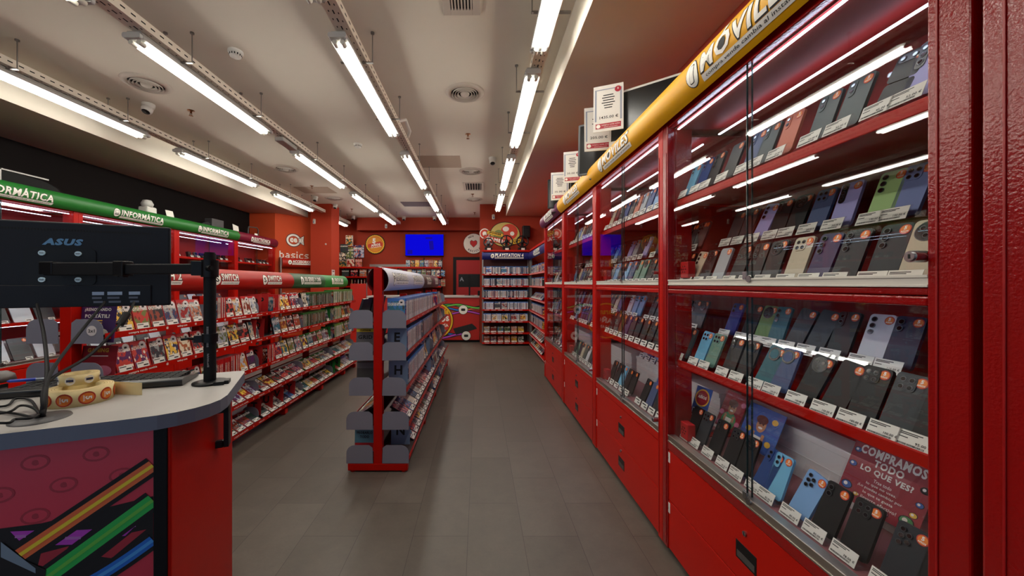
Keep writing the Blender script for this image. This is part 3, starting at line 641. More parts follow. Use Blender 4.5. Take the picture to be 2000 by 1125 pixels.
def put_phone(unit, row, k, Y, z, v, color, camk, price, fine, lean=-20, roll=0., dy=0.0):
    x = XF+v
    st = stand(price, fine); st.location = (x, Y, z+.001); st.rotation_euler = (0, 0, R(-90))
    tag(st, 'clear stand ticketed %s euros, %s, %s cabinet, %s from near end' % (price, RS[row], US[unit], nth(k)), 'display stand', 'acrylic phone stands in the glass cabinets')
    ph = phone(color, camk, not fine)
    ph.matrix_local = T(x+.004, Y+dy, z+.014) @ Rz(R(-90)) @ Rx(R(lean)) @ Ry(R(roll))
    tag(ph, '%s smartphone, %s, %s, %s cabinet, %s from near end' % (color, CAMT[camk], RS[row], US[unit], nth(k)), 'smartphone', 'smartphones in the glass cabinets')
for row, lst in near.items():
    z, v, _ = ROWS[row]
    for k, (px, c, cm, pr) in enumerate(lst):
        Y = (XF+v+.03)*F/(px-935)
        roll = 9 if (row, px) in (('D', 1600), ('D', 1560), ('C', 1361), ('F', 1573), ('F', 1497), ('E', 1585), ('E', 1500), ('A', 1750), ('E', 1640), ('B', 1492)) else random.uniform(-1.5, 3)
        if Y < .84: continue
        put_phone(0, row, k, Y, z, v, c, cm, pr, True, roll=roll)
cols2 = ['black', 'black', 'graphite', 'dark grey', 'light blue', 'blue', 'steel blue', 'grey green', 'black', 'white', 'silver', 'navy', 'sage', 'bronze', 'champagne', 'purple', 'royal blue', 'black', 'beige']
spec2 = {
 'A': ['beige', 'royal blue', 'light blue', 'blue', 'silver', 'salmon', 'graphite', 'blue', 'grey green', 'dark red'],
 'B': ['dark grey', 'graphite', 'black', 'graphite', None, 'navy', None, 'lavender', 'dark grey', 'silver', 'lavender'],
 'C': ['black', 'black', 'black', 'black', 'sage', 'sage', 'steel blue', 'light blue', 'graphite', 'light blue', 'silver'],
 'D': ['graphite', None, 'black', 'grey green', 'royal blue', 'graphite', 'graphite', None, 'light blue', 'light blue', 'white'],
 'E': ['black', 'white', 'black', 'black', 'black', 'black', 'graphite', 'purple', 'bronze', 'dark grey', 'graphite'],
 'F': ['black', 'black', 'graphite', 'steel blue', 'black', None, 'black', 'black', 'sky blue', 'black', 'black']}
for unit in (1, 2, 3):
    y0, y1 = bounds[unit]+.09, bounds[unit+1]-.12
    for row in 'ABCDEF':
        z, v, _ = ROWS[row]; n = 11 if unit < 3 else 8
        if unit == 3 and row in 'AB': continue
        random.seed(unit*31+ord(row))
        for k in range(n):
            c = spec2[row][k % len(spec2[row])] if unit == 1 else random.choice(cols2)
            if c is None or (unit > 1 and random.random() < .12): continue
            cm = random.choice(['duo', 'tri', 'quad', 'two', 'none', 'pill', 'round', 'duo'])
            if not (unit == 1): cm = random.choice(['duo', 'quad'])
            put_phone(unit, row, k, y0+(y1-y0)*k/(n-1), z, v, c, cm, '%d.00' % random.choice((60, 95, 130, 180, 240) if unit == 1 else (60, 130)), False, roll=random.uniform(-3, 6))
for unit, n in ((1, 5), (2, 5)):
    for k in range(n):
        ROWS['G'] = (.801, .36, ''); RS['G'] = 'white step'
        put_phone(unit, 'G', k, bounds[unit+1]-.16-k*.095, .801, .345, ['white', 'royal blue', 'light blue', 'silver', 'black'][k], ['duo', 'tri'][k % 2], '60.00', False)
# white gamepads and headsets in the farthest cabinet
for i in range(9):
    Yc = bounds[3]+.15+i*.115
    for row, z in (('top', 1.835), ('raised', 1.58)):
        o = thing('game_controller', '%s game controller, %s shelf of the farthest right cabinet, %s from near' % ('white' if i % 3 else 'black', row, nth(i)), 'controller', (XF+(.13 if row == 'top' else .27), Yc, z+.04), R(-90), 'game controllers in the farthest cabinet')
        mt = WHT if i % 3 else BLK
        MB().prism([(-.03, .03), (.03, .03), (.06, .02), (.075, -.03), (.06, -.05), (.035, -.015), (-.035, -.015), (-.06, -.05), (-.075, -.03), (-.06, .02)], -.016, .012, M=Rx(R(50))).build('body', mt, o, bevel=.008)
        MB().cyl((-.025, .0, .010), (-.025, 0, .024), .009, 10, M=Rx(R(50))).cyl((.025, 0, .010), (.025, 0, .024), .009, 10, M=Rx(R(50))).build('thumbstick', BLKM, o)
# leaflets standing on the bottom deck
def board(name, label, x, Y, z, w, h, rz, lean, base, draw, mats, cat='counter card'):
    t = thing(name, label, cat, (x, Y, z), R(rz)); M = Rx(R(lean)) @ FRONT @ T(0, h/2, 0)
    MB().box(-w/2, w/2, -h/2, h/2, -.002, 0, M=M).build('card', base, t)
    mb = MB(); draw(mb, M); mb.build('printing', mats, t)
    MB().box(-w/2-.003, w/2+.003, -h/2-.002, h/2+.002, .0035, .0045, M=M).build('cover_sheet', ACRY, t)
    return t
PM = [WTXT, mat('print_red', (150, 26, 40), .5), mat('print_blue', (50, 90, 160), .5), mat('print_yellow', (226, 176, 60), .5), mat('print_skin', (190, 130, 90), .5), INK, mat('print_green', (60, 140, 80), .5), mat('print_brown', (90, 46, 36), .5), mat('print_pink', (210, 120, 150), .5)]
def dr_compramos(mb, M):
    mb.text('COMPRAMOS', .185, .030, 0, .080, .001, 0, M=M, bold=.04).text('TODO', .085, .024, 0, .049, .001, 0, M=M, bold=.04).text('LO QUE VES?', .15, .022, 0, .020, .001, 0, M=M, bold=.04)
    for i, s in enumerate(('Trae todo', 'lo que no uses.', '¡Lo puedes cambiar por', 'lo que te gusta', 'o llevarte efectivo!')):
        mb.text(s, len(s)*.0058, .0105, 0, -.005-i*.0155, .001, 0, M=M, bold=.01)
    random.seed(3)
    for (x, y, r, c) in ((-.1, .07, .012, 2), (-.1, .02, .013, 2), (.1, .035, .013, 5), (.1, -.01, .011, 2), (-.095, -.055, .018, 2), (-.06, -.07, .009, 3), (.085, -.07, .02, 6), (.03, -.082, .012, 8), (.095, -.045, .011, 3), (-.03, -.085, .01, 0), (.108, .085, .01, 3)):
        mb.prism(circ(r, 12, x, y, r*.8), .0004, .0008, 5, M=M).prism(circ(r*.85, 12, x, y, r*.66), .0008, .001, c, M=M).prism(circ(r*.35, 10, x-.2*r, y+.1*r), .001, .0012, 0, M=M)
board('counter_card', 'red leaflet headed COMPRAMOS TODO standing behind the bottom phones of the nearest cabinet', 1.25, 1.165, .67, .235, .20, -90, -22, PM[1], dr_compramos, PM)
def dr_person(mb, M, shirt=2, bg=3):
    mb.prism(circ(.05, 18, 0, -.05, .045), .0003, .0006, shirt, M=M).prism(circ(.026, 16, 0, .015, .032), .0006, .001, 4, M=M)
    mb.prism(circ(.032, 14, -.004, .04, .02), .0009, .0012, 7, M=M).prism(circ(.012, 12, 0, .003, .005), .0012, .0015, 0, M=M)
    mb.prism(circ(.004, 8, -.009, .02), .0012, .0015, 5, M=M).prism(circ(.004, 8, .01, .02), .0012, .0015, 5, M=M)
    mb.box(-.035, -.02, -.06, -.02, .0008, .0012, 4, M=M).box(.02, .035, -.05, -.02, .0008, .0012, 4, M=M).box(-.02, .02, -.055, -.035, .0012, .0015, 0, M=M)
    for (x, y) in ((-.06, -.02), (.062, -.05), (-.055, -.075), (.06, .05)): mb.prism(circ(.016, 12, x, y, .013), .0004, .0008, bg, M=M)
board('counter_card', 'blue leaflet with a smiling person in a blue apron, nearest cabinet bottom', 1.21, 1.62, .67, .20, .19, -90, -22, PM[2], lambda m, M: dr_person(m, M), PM)
board('counter_card', 'dark red leaflet with a person in a green shirt beside the blue one', 1.235, 1.84, .67, .15, .19, -90, -22, PM[1], lambda m, M: dr_person(m, M, 6, 8), PM)
def dr_anos(mb, M):
    mb.prism(circ(.045, 20, 0, .03), .0003, .0006, 3, M=M).prism(circ(.038, 20, 0, .03), .0006, .0009, 1, M=M).text('AÑOS', .055, .018, 0, .035, .0012, 0, M=M, bold=.04)
    for x in (-.03, 0, .03): mb.box(x-.012, x+.012, -.07, -.03, .0004, .0008, 0, M=M).box(x-.009, x+.009, -.066, -.034, .0008, .001, 5, M=M)
board('counter_card', 'leaflet with a gold AÑOS badge, far bottom corner of the nearest cabinet', 1.12, 1.885, .70, .10, .17, -80, -18, PM[2], dr_anos, PM)
def dr_collect(mb, M):
    mb.text('COLLECT', .15, .03, 0, .05, .001, 3, M=M, bold=.04).prism(rrect(.08, .09, .01, cy=-.03), .0003, .0006, 0, M=M).prism(rrect(.06, .03, .004, cy=-.045), .0006, .0009, 8, M=M)
    mb.text('Reserva online', .06, .01, 0, -.005, .001, 5, M=M)
board('counter_card', 'blue leaflet headed COLLECT standing in the second cabinet', 1.22, 2.42, .72, .19, .20, -90, -20, PM[2], dr_collect, PM)
board('counter_card', 'round topped white note on the back of the third cabinet', 1.3, 3.75, .85, .12, .12, -90, -10, PM[1], lambda m, M: m.prism(circ(.05, 20), .0003, .0006, 0, M=M), PM)
# a spare clear bracket hanging in the nearest cabinet top corner
tag(MB().box(-.02, .02, 0, .003, -.05, 0).box(-.02, .02, 0, .03, -.052, -.05).build('hook_bracket', ACRY, loc=(1.12, 1.86, 2.19), rot=(0, 0, R(-70))), 'small clear plastic bracket under the cabinet top by the first pair of uprights', 'bracket')
# ---------------------------------------------------------------- things on top of the right cabinets
def sheet(label, x, Y, z, rz, w, h, price, top='print_grey', wide=True, lean=-6):
    t = thing('price_sheet', label, 'price sheet', (x, Y, z), R(rz), 'framed price sheets on top of the right cabinets'); M = Rx(R(lean)) @ FRONT @ T(0, h/2, 0)
    MB().box(-w/2, w/2, -h/2, h/2, -.004, 0, M=M).build('paper', PAPER, t)
    mb = MB(); bw = w*.42
    for s in (-1, 1): mb.box(s*bw-.006, s*bw+.006, -h*.28, h*.42, .0006, .001, 0, M=M)
    mb.box(-bw, bw, h*.40, h*.42, .0006, .001, 0, M=M).box(-bw, bw, -h*.44, -h*.33, .0006, .001, 1, M=M)
    for i, ln in enumerate((.34, .42, .36, .44, .3, .26)): mb.box(-w*ln/2, w*ln/2, h*(.27-i*.055), h*(.29-i*.055), .0008, .001, 2, M=M)
    mb.text(price+' €', w*.62, h*.062, w*.02, -h*.2, .001, 2, M=M, bold=.01)
    mb.text('compra y vende online', w*.6, h*.034, w*.08, -h*.37, .0014, 3, M=M).text('www.webuy.com', w*.45, h*.025, w*.08, -h*.415, .0014, 3, M=M)
    mb.prism(circ(w*.07, 14, -w*.33, -h*.385), .001, .0014, 3, M=M).prism(circ(w*.11, 16, w*.32, h*.38), .001, .0014, 1, M=M).text('5', None, h*.04, w*.32, h*.39, .0018, 3, M=M, bold=.04)
    mb.build('printing', [mat('print_grey', (150, 156, 170), .6), mat('print_crimson', (170, 30, 50), .5), INK, WTXT], t)
    return t
def monitor_up(label, x, Y, z, rz, w, h, frame, chin=.0, cat='monitor'):
    t = thing('computer_monitor', label, cat, (x, Y, z), R(rz)); M = Rx(R(-4)) @ FRONT @ T(0, h/2+.06, 0)
    MB().prism(rrect(w, h, .01), -.02, 0, M=M).build('housing', frame, t, bevel=.003)
    MB().box(-w/2+.015, w/2-.015, -h/2+.015+chin, h/2-.015, .0004, .001, M=M).build('screen', mat('screen_off', (10, 10, 12), .25), t)
    MB().box(-.06, .06, .02, .03, 0, .15).box(-.1, .1, -.06, .12, 0, .006).build('stand', frame, t)
    return t
monitor_up('large white framed computer with a black screen on top of the nearest cabinets', 1.13, 2.48, 2.255, -38, .50, .46, WHT, .09)
sheet('price sheet reading 1435.00 euros taped to the white framed computer', .905, 2.56, 2.47, -22, .20, .34, '1435.00')
monitor_up('dark screen behind the price sheet reading 205', 1.02, 3.0, 2.255, -30, .42, .44, mat('monitor_grey', (90, 92, 96), .5))
sheet('price sheet reading 205.00 euros left of the 1435 one', .935, 2.86, 2.44, -14, .21, .36, '205.00')
sheet('blue bordered price sheet reading 55.00 euros, third along the cabinet tops', 1.0, 3.24, 2.42, -20, .2, .3, '55.00')
monitor_up('grey screen at the third cabinet top behind two price sheets', 1.08, 3.62, 2.255, -25, .36, .34, MATS['monitor_grey'])
sheet('tall price sheet reading 35.00 euros, fourth along the cabinet tops', .925, 3.62, 2.40, -16, .17, .32, '35.00')
sheet('price sheet reading 35.00 euros beside the tall one, fifth along the cabinet tops', .93, 4.2, 2.36, -12, .2, .33, '35.00')
monitor_up('small black framed screen at the far end of the cabinet tops', .985, 4.42, 2.255, -12, .3, .36, BLK)
# ================================================================ LEFT WALL CABINETS
lb = [1.5, 2.85, 4.2, 5.57, 6.94, 8.26]; LX = -4.6
LCG = 'red glass cabinets along the left black wall'
lspec = [(GRN, 'INFORMÁTICA', 'laptop', 'red glass cabinet on the left wall hidden behind the monitor, green header'), (GRN, 'INFORMÁTICA', 'laptop', 'red glass cabinet with the green header cut off at the left edge of the photo'),
         (GRN, 'INFORMÁTICA', 'laptop', 'red glass cabinet with a green header, directly above the monitor'), (GRN, 'INFORMÁTICA', 'laptop', 'red glass cabinet with a green header, next to the maroon one'), (MAR, 'ELECTRÓNICA', 'e', 'red glass cabinet with the maroon header at the far end of the left wall')]
for i in range(5):
    col, ti, ic, lb_ = lspec[i]
    glass_cabinet(lb_, (LX, lb[i], 0), R(90), lb[i+1]-lb[i], col, ti, .62 if i < 4 else .56, ic, LCG, th=.095, numbers=('12', '13'))
def gadget(kind, x, Y, z, i, lab):
    if kind == 'tablet':
        t = thing('tablet', lab, 'tablet', (x, Y, z), R(90), 'tablets in the left cabinets')
        M = Rx(R(-22)) @ FRONT @ T(0, .12, 0); MB().prism(rrect(.17, .24, .012), -.004, .004, M=M).build('body', mat('tablet_silver' if i % 2 else 'tablet_dark', (190, 196, 204) if i % 2 else (70, 72, 78), .3), t, bevel=.001)
        s = MB(); sticker_mesh(s, .055, .09, .0045, .02, M); s.build('warranty_sticker', [ORANGE, STRED, WTXT], t)
    elif kind == 'box':
        t = thing('small_gadget', lab, 'gadget', (x, Y, z), R(90), 'small gadgets in the left cabinets')
        MB().box(-.035, .035, -.02, .02, .0, .09, M=Rx(R(-12))).build('body', BLKM if i % 3 else MATS['tablet_dark'], t, bevel=.006)
        MB().box(-.028, .028, -.0225, -.0205, .045, .082, M=Rx(R(-12))).build('screen', LENS, t)
    ti = thing('price_card', lab.replace('grey tablet', 'price card by a tablet').replace('small black gadget', 'small price card'), 'price card', (x+.06, Y, z), R(90), 'price cards in the left cabinets')
    MB().box(-.03, .03, 0, .001, 0, .035, M=Rx(R(-25))).build('card', PAPER, ti); MB().box(-.024, .018, -.0006, 0, .02, .028, M=Rx(R(-25))).box(0, .024, -.0006, 0, .008, .014, M=Rx(R(-25))).build('print', INK, ti)
mat('tablet_dark', (60, 62, 66), .4)
random.seed(8); q = 0
for i in range(1, 5):
    n = 9
    for k in range(n):
        Y = lb[i]+.15+k*(lb[i+1]-lb[i]-.28)/(n-1)
        for z, rn in ((1.835, 'top'), (1.395, 'middle')):
            if random.random() < .2: continue
            gadget('box', LX-.14, Y, z, k, 'small black gadget on the %s shelf of the %s left cabinet, %s along' % (rn, ['', 'cut off', 'second green', 'third green', 'maroon'][i], nth(k)))
for i in (1, 2, 3):
    for k in range(6):
        Y = lb[i]+.17+k*.2
        for z, rn in ((1.0, 'lower'), (.608, 'bottom')):
            gadget('tablet', LX-.14, Y, z, k+int(z), 'grey tablet on the %s shelf, %s left cabinet, %s along' % (rn, ['', 'cut off', 'second green', 'third green'][i], nth(k)))
# things on top of the left cabinets (top at 2.25)
t = thing('projector', 'black glossy projector with a silver handle frame on top of the left cabinets', 'projector', (-4.75, 3.8, 2.255), R(90))
MB().prism([(-.27, .02), (.18, .02), (.25, .05), (.27, .12), (.2, .19), (.08, .23), (-.27, .25)], -.14, .14, M=FRONT).build('body', mat('gloss_black', (8, 8, 9), .5, spec=.12), t, bevel=.02, )
MB().box(-.30, .12, -.15, -.14, .245, .262).box(-.30, -.27, -.15, -.13, 0, .262).box(-.30, .3, -.15, -.14, .0, .012).build('handle_frame', mat('silver_paint', (150, 148, 146), .35, metal=.6), t, bevel=.003)
MB().box(.0, .16, -.17, -.165, .0, .09).build('price_card', mat('card_grey', (150, 150, 146), .6), t)
t = thing('label_printer', 'white label printer wrapped in clear film on top of the left cabinets', 'printer', (-4.72, 5.25, 2.255), R(90))
MB().box(-.16, .16, -.1, .1, 0, .13).box(-.1, .06, -.06, .08, .13, .24).build('body', WHT, t, bevel=.02)
MB().lathe([(.001, .34), (.05, .33), (.075, .28), (.06, .23), (.001, .22)], 9, M=T(-.04, 0, 0)).build('clear_film', mat('film', (190, 188, 184), .3), t)
MB().box(.14, .27, -.16, -.155, 0.02, .2, M=Rx(R(-14))).build('price_card', PAPER, t)
t = thing('stacked_case', 'dark grey box leaning among cables on top of the third left cabinet', 'box', (-4.75, 6.45, 2.255), R(90))
MB().box(.0, .3, -.05, .08, 0, .3).box(-.3, .32, -.1, .1, 0, .06).build('boxes', mat('box_dark', (62, 60, 62), .6), t, bevel=.005)
MB().prism([(-.45, .06), (-.1, .06), (-.05, .2), (-.12, .22), (-.3, .15)], -.02, .06, M=FRONT).build('bag', BLKM, t)
MB().box(.06, .16, -.13, -.125, .06, .15).build('price_card', PAPER, t)
t = thing('price_card', 'white price card leaning at the joint of the green and maroon headers', 'price card', (-4.66, 7.05, 2.34), R(90)); MB().box(-.08, .08, 0, .003, 0, .2, M=Rx(R(-14)) @ Ry(R(10))).build('card', PAPER, t)
t = thing('metal_gadget', 'grey small device with a white price card on the maroon cabinet', 'gadget', (-4.7, 7.6, 2.34), R(90)); MB().box(-.12, .12, -.05, .1, -.08, .05).build('body', mat('gadget_grey', (110, 116, 112), .5), t, bevel=.01); MB().box(-.05, .05, -.08, -.076, .02, .1).build('price_card', PAPER, t)
tag(MB().tube([(-4.85, 7.7, 2.25), (-4.85, 7.7, 2.55), (-4.85, 7.72, 2.6), (-4.85, 8.0, 2.62), (-4.85, 8.05, 2.58), (-4.85, 8.05, 2.25)], .012, 8).build('metal_bracket', mat('tube_grey', (80, 78, 78), .5)), 'bent grey metal tube standing on the far end of the left cabinets', 'bracket')
# ================================================================ GAME CASES
ART = {'switch': art('cover_art_switch', (190, 26, 28)), 'ps5': art('cover_art_ps', (60, 110, 190)), 'xbox': art('cover_art_xbox', (60, 130, 60), .7), 'dark': art('cover_art_dark', None, .75), 'movie': art('cover_art_movie')}
SPN = {'switch': art('spine_red', None, 1, True, [(196, 28, 32), (186, 24, 28), (200, 40, 40), (186, 24, 28), (206, 190, 180)]),
       'ps5': art('spine_white', (90, 140, 214), 1, True, [(236, 238, 244), (226, 228, 236), (240, 238, 232), (216, 222, 236), (90, 90, 100), (236, 238, 244)]),
       'ps4': art('spine_blue', (60, 110, 170), .9, True, [(226, 230, 236), (60, 70, 90), (220, 220, 220), (50, 60, 74), (190, 90, 70), (110, 140, 170), (230, 224, 210), (220, 224, 230)]),
       'xbox': art('spine_green', (50, 110, 50), .7, True, [(90, 96, 90), (60, 66, 62), (170, 176, 166), (50, 80, 50), (110, 108, 100)]),
       'x360': art('spine_lime', (90, 140, 60), .9, True, [(196, 204, 190), (180, 190, 170), (120, 150, 90), (206, 206, 196), (90, 110, 80)]),
       'dark': art('spine_dark', None, .7, True, [(60, 56, 56), (90, 80, 70), (150, 140, 130), (70, 60, 70), (110, 50, 40)])}
SHELL = {'switch': mat('case_red', (170, 40, 40), .3), 'ps5': mat('case_blue', (70, 120, 190), .25, coat=.3), 'ps4': mat('case_deep_blue', (30, 70, 130), .25), 'xbox': mat('case_green', (46, 110, 46), .3), 'x360': mat('case_lime', (86, 140, 60), .3), 'dark': mat('case_black', (24, 24, 28), .3), 'movie': mat('case_black2', (26, 26, 30), .3)}
STW = mat('sticker_white', (214, 206, 206), .5)
DIM = {'switch': (.105, .170, .011), 'ps5': (.135, .172, .0145), 'ps4': (.135, .172, .0145), 'xbox': (.135, .172, .0145), 'x360': (.135, .19, .0145), 'dark': (.135, .172, .0145), 'movie': (.135, .19, .0145)}
ARTK = {'ps4': 'ps5', 'x360': 'xbox'}
MN = ['shell', 'art', 'spine', 'paper', 'ink', 'stw']
def case_parts(kind, mode):
    """shell, cover, ticket, sticker as separate builders; local frame: cover faces -y, spine faces -x, foot at z=0"""
    w, h, t = DIM[kind]; M = FRONT @ T(0, h/2, 0)
    shell = MB().box(-w/2, w/2, 0, t, 0, h)
    cover = MB(); tick = MB(); stk = MB()
    if mode != 'spine':
        cover.quad(-w/2+.003, w/2-.002, -h/2+.003, h/2-.003, .0006, 0, M)
        tick.quad(-w/2+.01, w/2-.014, -h/2+.001, -h/2+.036, .0022, 0, M)
        tick.box(-w/2+.014, w/2-.05, -h/2+.024, -h/2+.029, .0023, .0025, 1, M=M).box(0, w/2-.02, -h/2+.008, -h/2+.016, .0023, .0025, 1, M=M)
        stk.prism(circ(.0225, 14, w/2-.026, h/2-.03), .001, .0014, 0, M=M).box(w/2-.036, w/2-.02, h/2-.037, h/2-.025, .0014, .0017, 1, M=M)
    else:
        Ms = T(-w/2, t/2, h/2) @ Rz(R(-90)) @ FRONT
        cover.quad(-t/2+.0008, t/2-.0008, -h/2+.002, h/2-.002, .0006, 0, Ms)
        cover.quad(-w/2+.003, w/2-.002, -h/2+.003, h/2-.003, .0006, 1, M)
        Mb = Rz(R(180)) @ T(0, -t, 0) @ M
        cover.quad(-w/2+.003, w/2-.002, -h/2+.003, h/2-.003, .0006, 1, Mb)
    return shell, cover, tick, stk
_GC = {}
def game_case(kind, mode):
    k = (kind, mode)
    if k in _GC: return copy_tree(_GC[k])
    s, c, tk, sk = case_parts(kind, mode); a = ART[ARTK.get(kind, kind)]
    o = s.build('game_case', [SHELL[kind]])
    if mode != 'spine':
        kid(o, c.build('cover_insert', [a], o), tk.build('price_ticket', [PAPER, INK], o), sk.build('round_sticker', [STW, INK], o))
    else: kid(o, c.build('spine_insert', [SPN[kind], a], o))
    _GC[k] = o; return o
CASES = []       # (matrix, kind, mode, where)
def add_case(x, y, z, phi, kind, mode, where, lean=0.0, jit=1.0, lie=0.0):
    a = phi+(90 if mode == 'spine' else 0)
    M = T(x, y, z) @ Rz(R(a+random.uniform(-1, 1)*jit))
    if lie: M = M @ Ry(R(lie))
    M = M @ Rx(R(-lean))
    CASES.append((M, kind, mode, where))
def row(x, s, z, ya, yb, kind, mode, where, lean=None, pitch=None):
    """a run of cases along y on a shelf whose lip is at x and faces s (+1 = +x)"""
    w, h, t = DIM[kind]; y = ya
    while y < yb:
        if mode == 'spine':
            add_case(x-s*(w/2+.012), y, z, 90*s, kind, 'spine', where, 0, .8); y += t+random.choice((.0008, .0012, .0012, .003))
        elif mode == 'face':
            add_case(x-s*(.020), y+w/2, z+.003, 90*s, kind, 'face', where, 14+random.uniform(-3, 3) if lean is None else lean)
            if random.random() < .35: CASES.append((CASES[-1][0] @ T(.004, t+.002, .0), kind, 'face', where+', behind'))
            y += w+.004+random.uniform(0, .006)
        else:
            add_case(x-s*(.012), y+w/2, z+.006, 90*s, kind, 'flat', where, 58+random.uniform(-2, 2)); y += w+.004
        if pitch: y += pitch
SHZ = [1.117, .878, .617, .364, .115]
SHN = ['top', 'second', 'middle', 'fourth', 'bottom']
GSH = mat('shelf_dark', (58, 46, 46), .5)
def lip(mb, L, y, z, s=1):
    pass
def gondola(name_label, xc, y0, y1, posts, group, sheets, hd=.21, cut=()):
    t = thing('shelving_gondola', name_label, 'shelving', (xc, y0, 0), R(90), group); L = y1-y0
    for i, p in enumerate(posts):
        q = p-y0
        MB().box(q-.001, q+.055, -.032, .032, .06, 1.52 if i == 0 else 1.30).build('post', RED, t, bevel=.003)
        MB().box(q-.004, q+.05, -hd-.012, hd+.012, .012, .062).cyl((q+.02, -hd+.02, 0), (q+.02, -hd+.02, .014), .018, 12).cyl((q+.02, hd-.02, 0), (q+.02, hd-.02, .014), .018, 12).build('base_foot', RED, t, bevel=.003)
    for k, z in enumerate(SHZ):
        d = hd+(.02 if k > 2 else 0)
        for s in (-1, 1):
            sh = MB().box(.01, L, min(s*.03, s*d), max(s*.03, s*d), z-.012, z-.002)
            shelf = sh.build('shelf', GSH, t)
            MB().box(.005, L, min(s*d, s*(d+.004)), max(s*d, s*(d+.004)), z-.027, z+.008).build('shelf_lip', RED, shelf, bevel=.0015)
            if s == -1:
                tx = MB(); u = .14; words = ['compra vende cambia', '@', 'webuy.com', '@', 'reciclar es ganar', '@']; j = 0
                while u < min(L-.25, 4.3):
                    wd = words[j % 6]; ww = {19: .19, 1: .018, 9: .085, 17: .15}[len(wd)]
                    tx.text(wd, ww, .017, u+ww/2, z-.010, 0, 0, M=T(0, -d-.0052, 0) @ FRONT, bold=.03 if len(wd) > 1 else .02, res=1 if u > 1 else 2); u += ww+.07; j += 1
                tx.build('lip_lettering', WTXT, shelf)
    for (px0, px1, col, title, tw, icon, side) in sheets:
        kw = dict(seg=16, ends=False, hshape='lens')
        header(t, px0-y0, px1-y0, .022, 1.425, .105, -50, 78, col, title, tw, icon, th=.062, tc=8, **kw)
        if side == 2:   # the sleeve's other half
            mb = MB(); n = 17; ts = [R(-50+128*i/16) for i in range(n)]
            v = [(x, -.022+.105*math.cos(a), 1.425+.105*math.sin(a)) for x in (px0-y0, px1-y0) for a in ts]
            mb.add(v, [(i+1, n+i+1, n+i, i) for i in range(n-1)], 0, smooth=True)
            v2 = [(p[0], p[1]-.003, p[2]) for p in v]; mb.add(v2, [(i, n+i, n+i+1, i+1) for i in range(n-1)], 1, smooth=True)
            mb.build('header_sleeve', [MATS['header_%d_%d_%d' % col], REDIN], t)
    return t
def bookend(x, y, z, s, lab, h=.135, w=.185):
    w2 = w; p = [(0, 0), (w2, 0), (w2, h-.06)]+[(w2-.06+.06*math.cos(R(a)), h-.06+.06*math.sin(R(a))) for a in range(15, 91, 15)]+[(0.03, h), (.004, h-.02)]
    if s < 0: p = [(-q[0], q[1]) for q in p][::-1]
    o = tag(MB().prism(p, -.001, .001, M=T(x, y, z) @ FRONT).build('bookend', GREYP), lab, 'bookend', 'grey metal bookends on the shelving')
    return o
CARDM = {'red': mat('card_red', (176, 30, 30), .5), 'blue': mat('card_blue', (120, 142, 172), .5), 'green': mat('card_green', (24, 110, 40), .5)}
def letter_card(ch, x, y, z, s, col, lab, w=.135, h=.18, rz=0):
    cx = s*w/2
    t = thing('letter_divider', lab, 'divider card', (x+cx, y, z), R(rz), 'letter divider cards')
    M = Rx(R(-4)) @ FRONT @ T(0, h/2, 0)
    MB().box(-w/2, w/2, -h/2, h/2, -.002, 0, M=M).build('card', CARDM[col], t)
    MB().text(ch, None, h*.40, 0, .02, .001, 0, M=M, bold=.03).build('letter', INK, t)
    return t
GG = 'long two sided shelving runs'
LXC, CXC = -2.28, -.75
gondola('long red shelving run on the left with red SWITCH and green headers', LXC, 2.02, 6.15, [2.02, 2.95, 3.9, 4.8, 5.6, 6.1], GG,
        [(2.02, 2.94, SRED, 'SWITCH 2', .34, 'S', 2), (2.94, 3.43, SRED, 'SWITCH', .22, 'S', 2), (3.43, 4.36, SRED, 'SWITCH', .26, 'S', 2), (4.36, 5.25, (46, 84, 50), 'XB SERIES Y ONE', .48, 'X', 2), (5.25, 6.15, (34, 122, 48), 'XBOX 360', .36, 'X', 2)])
gondola('free standing red shelving run in the middle of the floor with white headers', CXC, 2.72, 6.25, [2.72, 3.62, 4.52, 5.42, 6.2], GG,
        [(2.72, 3.6, (198, 200, 214), 'PLAYSTATION 5', .50, 'P', 2), (3.6, 4.5, (198, 200, 214), 'PLAYSTATION 5', .50, 'P', 2), (4.5, 5.4, (80, 66, 60), 'PS VITA', .3, 'P', 2), (5.4, 6.25, (92, 34, 62), 'RETRO', .3, 'R', 2)])
random.seed(21)
# ---- left run, aisle side
lx = LXC+.21
def where(run, k, sec): return '%s shelf, %s run' % (SHN[k], run)
Z = SHZ
# bookends at the near ends and along the runs
for (xc, y0, run) in ((LXC, 2.02, 'left'), (CXC, 2.72, 'middle')):
    for k, z in enumerate(Z):
        for s in (-1, 1):
            bookend(xc+s*.034, y0-.004, z-.048, s, 'grey bookend closing the near end, %s shelf, %s side of the %s run' % (SHN[k], 'left' if s < 0 else 'right', run), w=.178+(.02 if k > 2 else 0))
for j, y in enumerate((2.88, 3.46, 4.33, 5.22, 6.08)):
    for k, z in enumerate(Z):
        bookend(LXC+.05, y, z, 1, 'grey rounded bookend on the %s shelf of the left run, %s from the near end' % (SHN[k], nth(j+1)), h=.12, w=.15)
for j, y in enumerate((4.42, 5.1, 5.9)):
    for k, z in enumerate(Z):
        bookend(CXC+.05, y, z, 1, 'grey rounded bookend on the %s shelf of the middle run, %s from the near end' % (SHN[k], nth(j+1)), h=.13, w=.15)
def fill(x, s, run, plan):
    for (k, ya, yb, kind, mode) in plan: row(x+s*(.02 if k > 2 else 0), s, Z[k], ya, yb, kind, mode, where(run, k, 0))
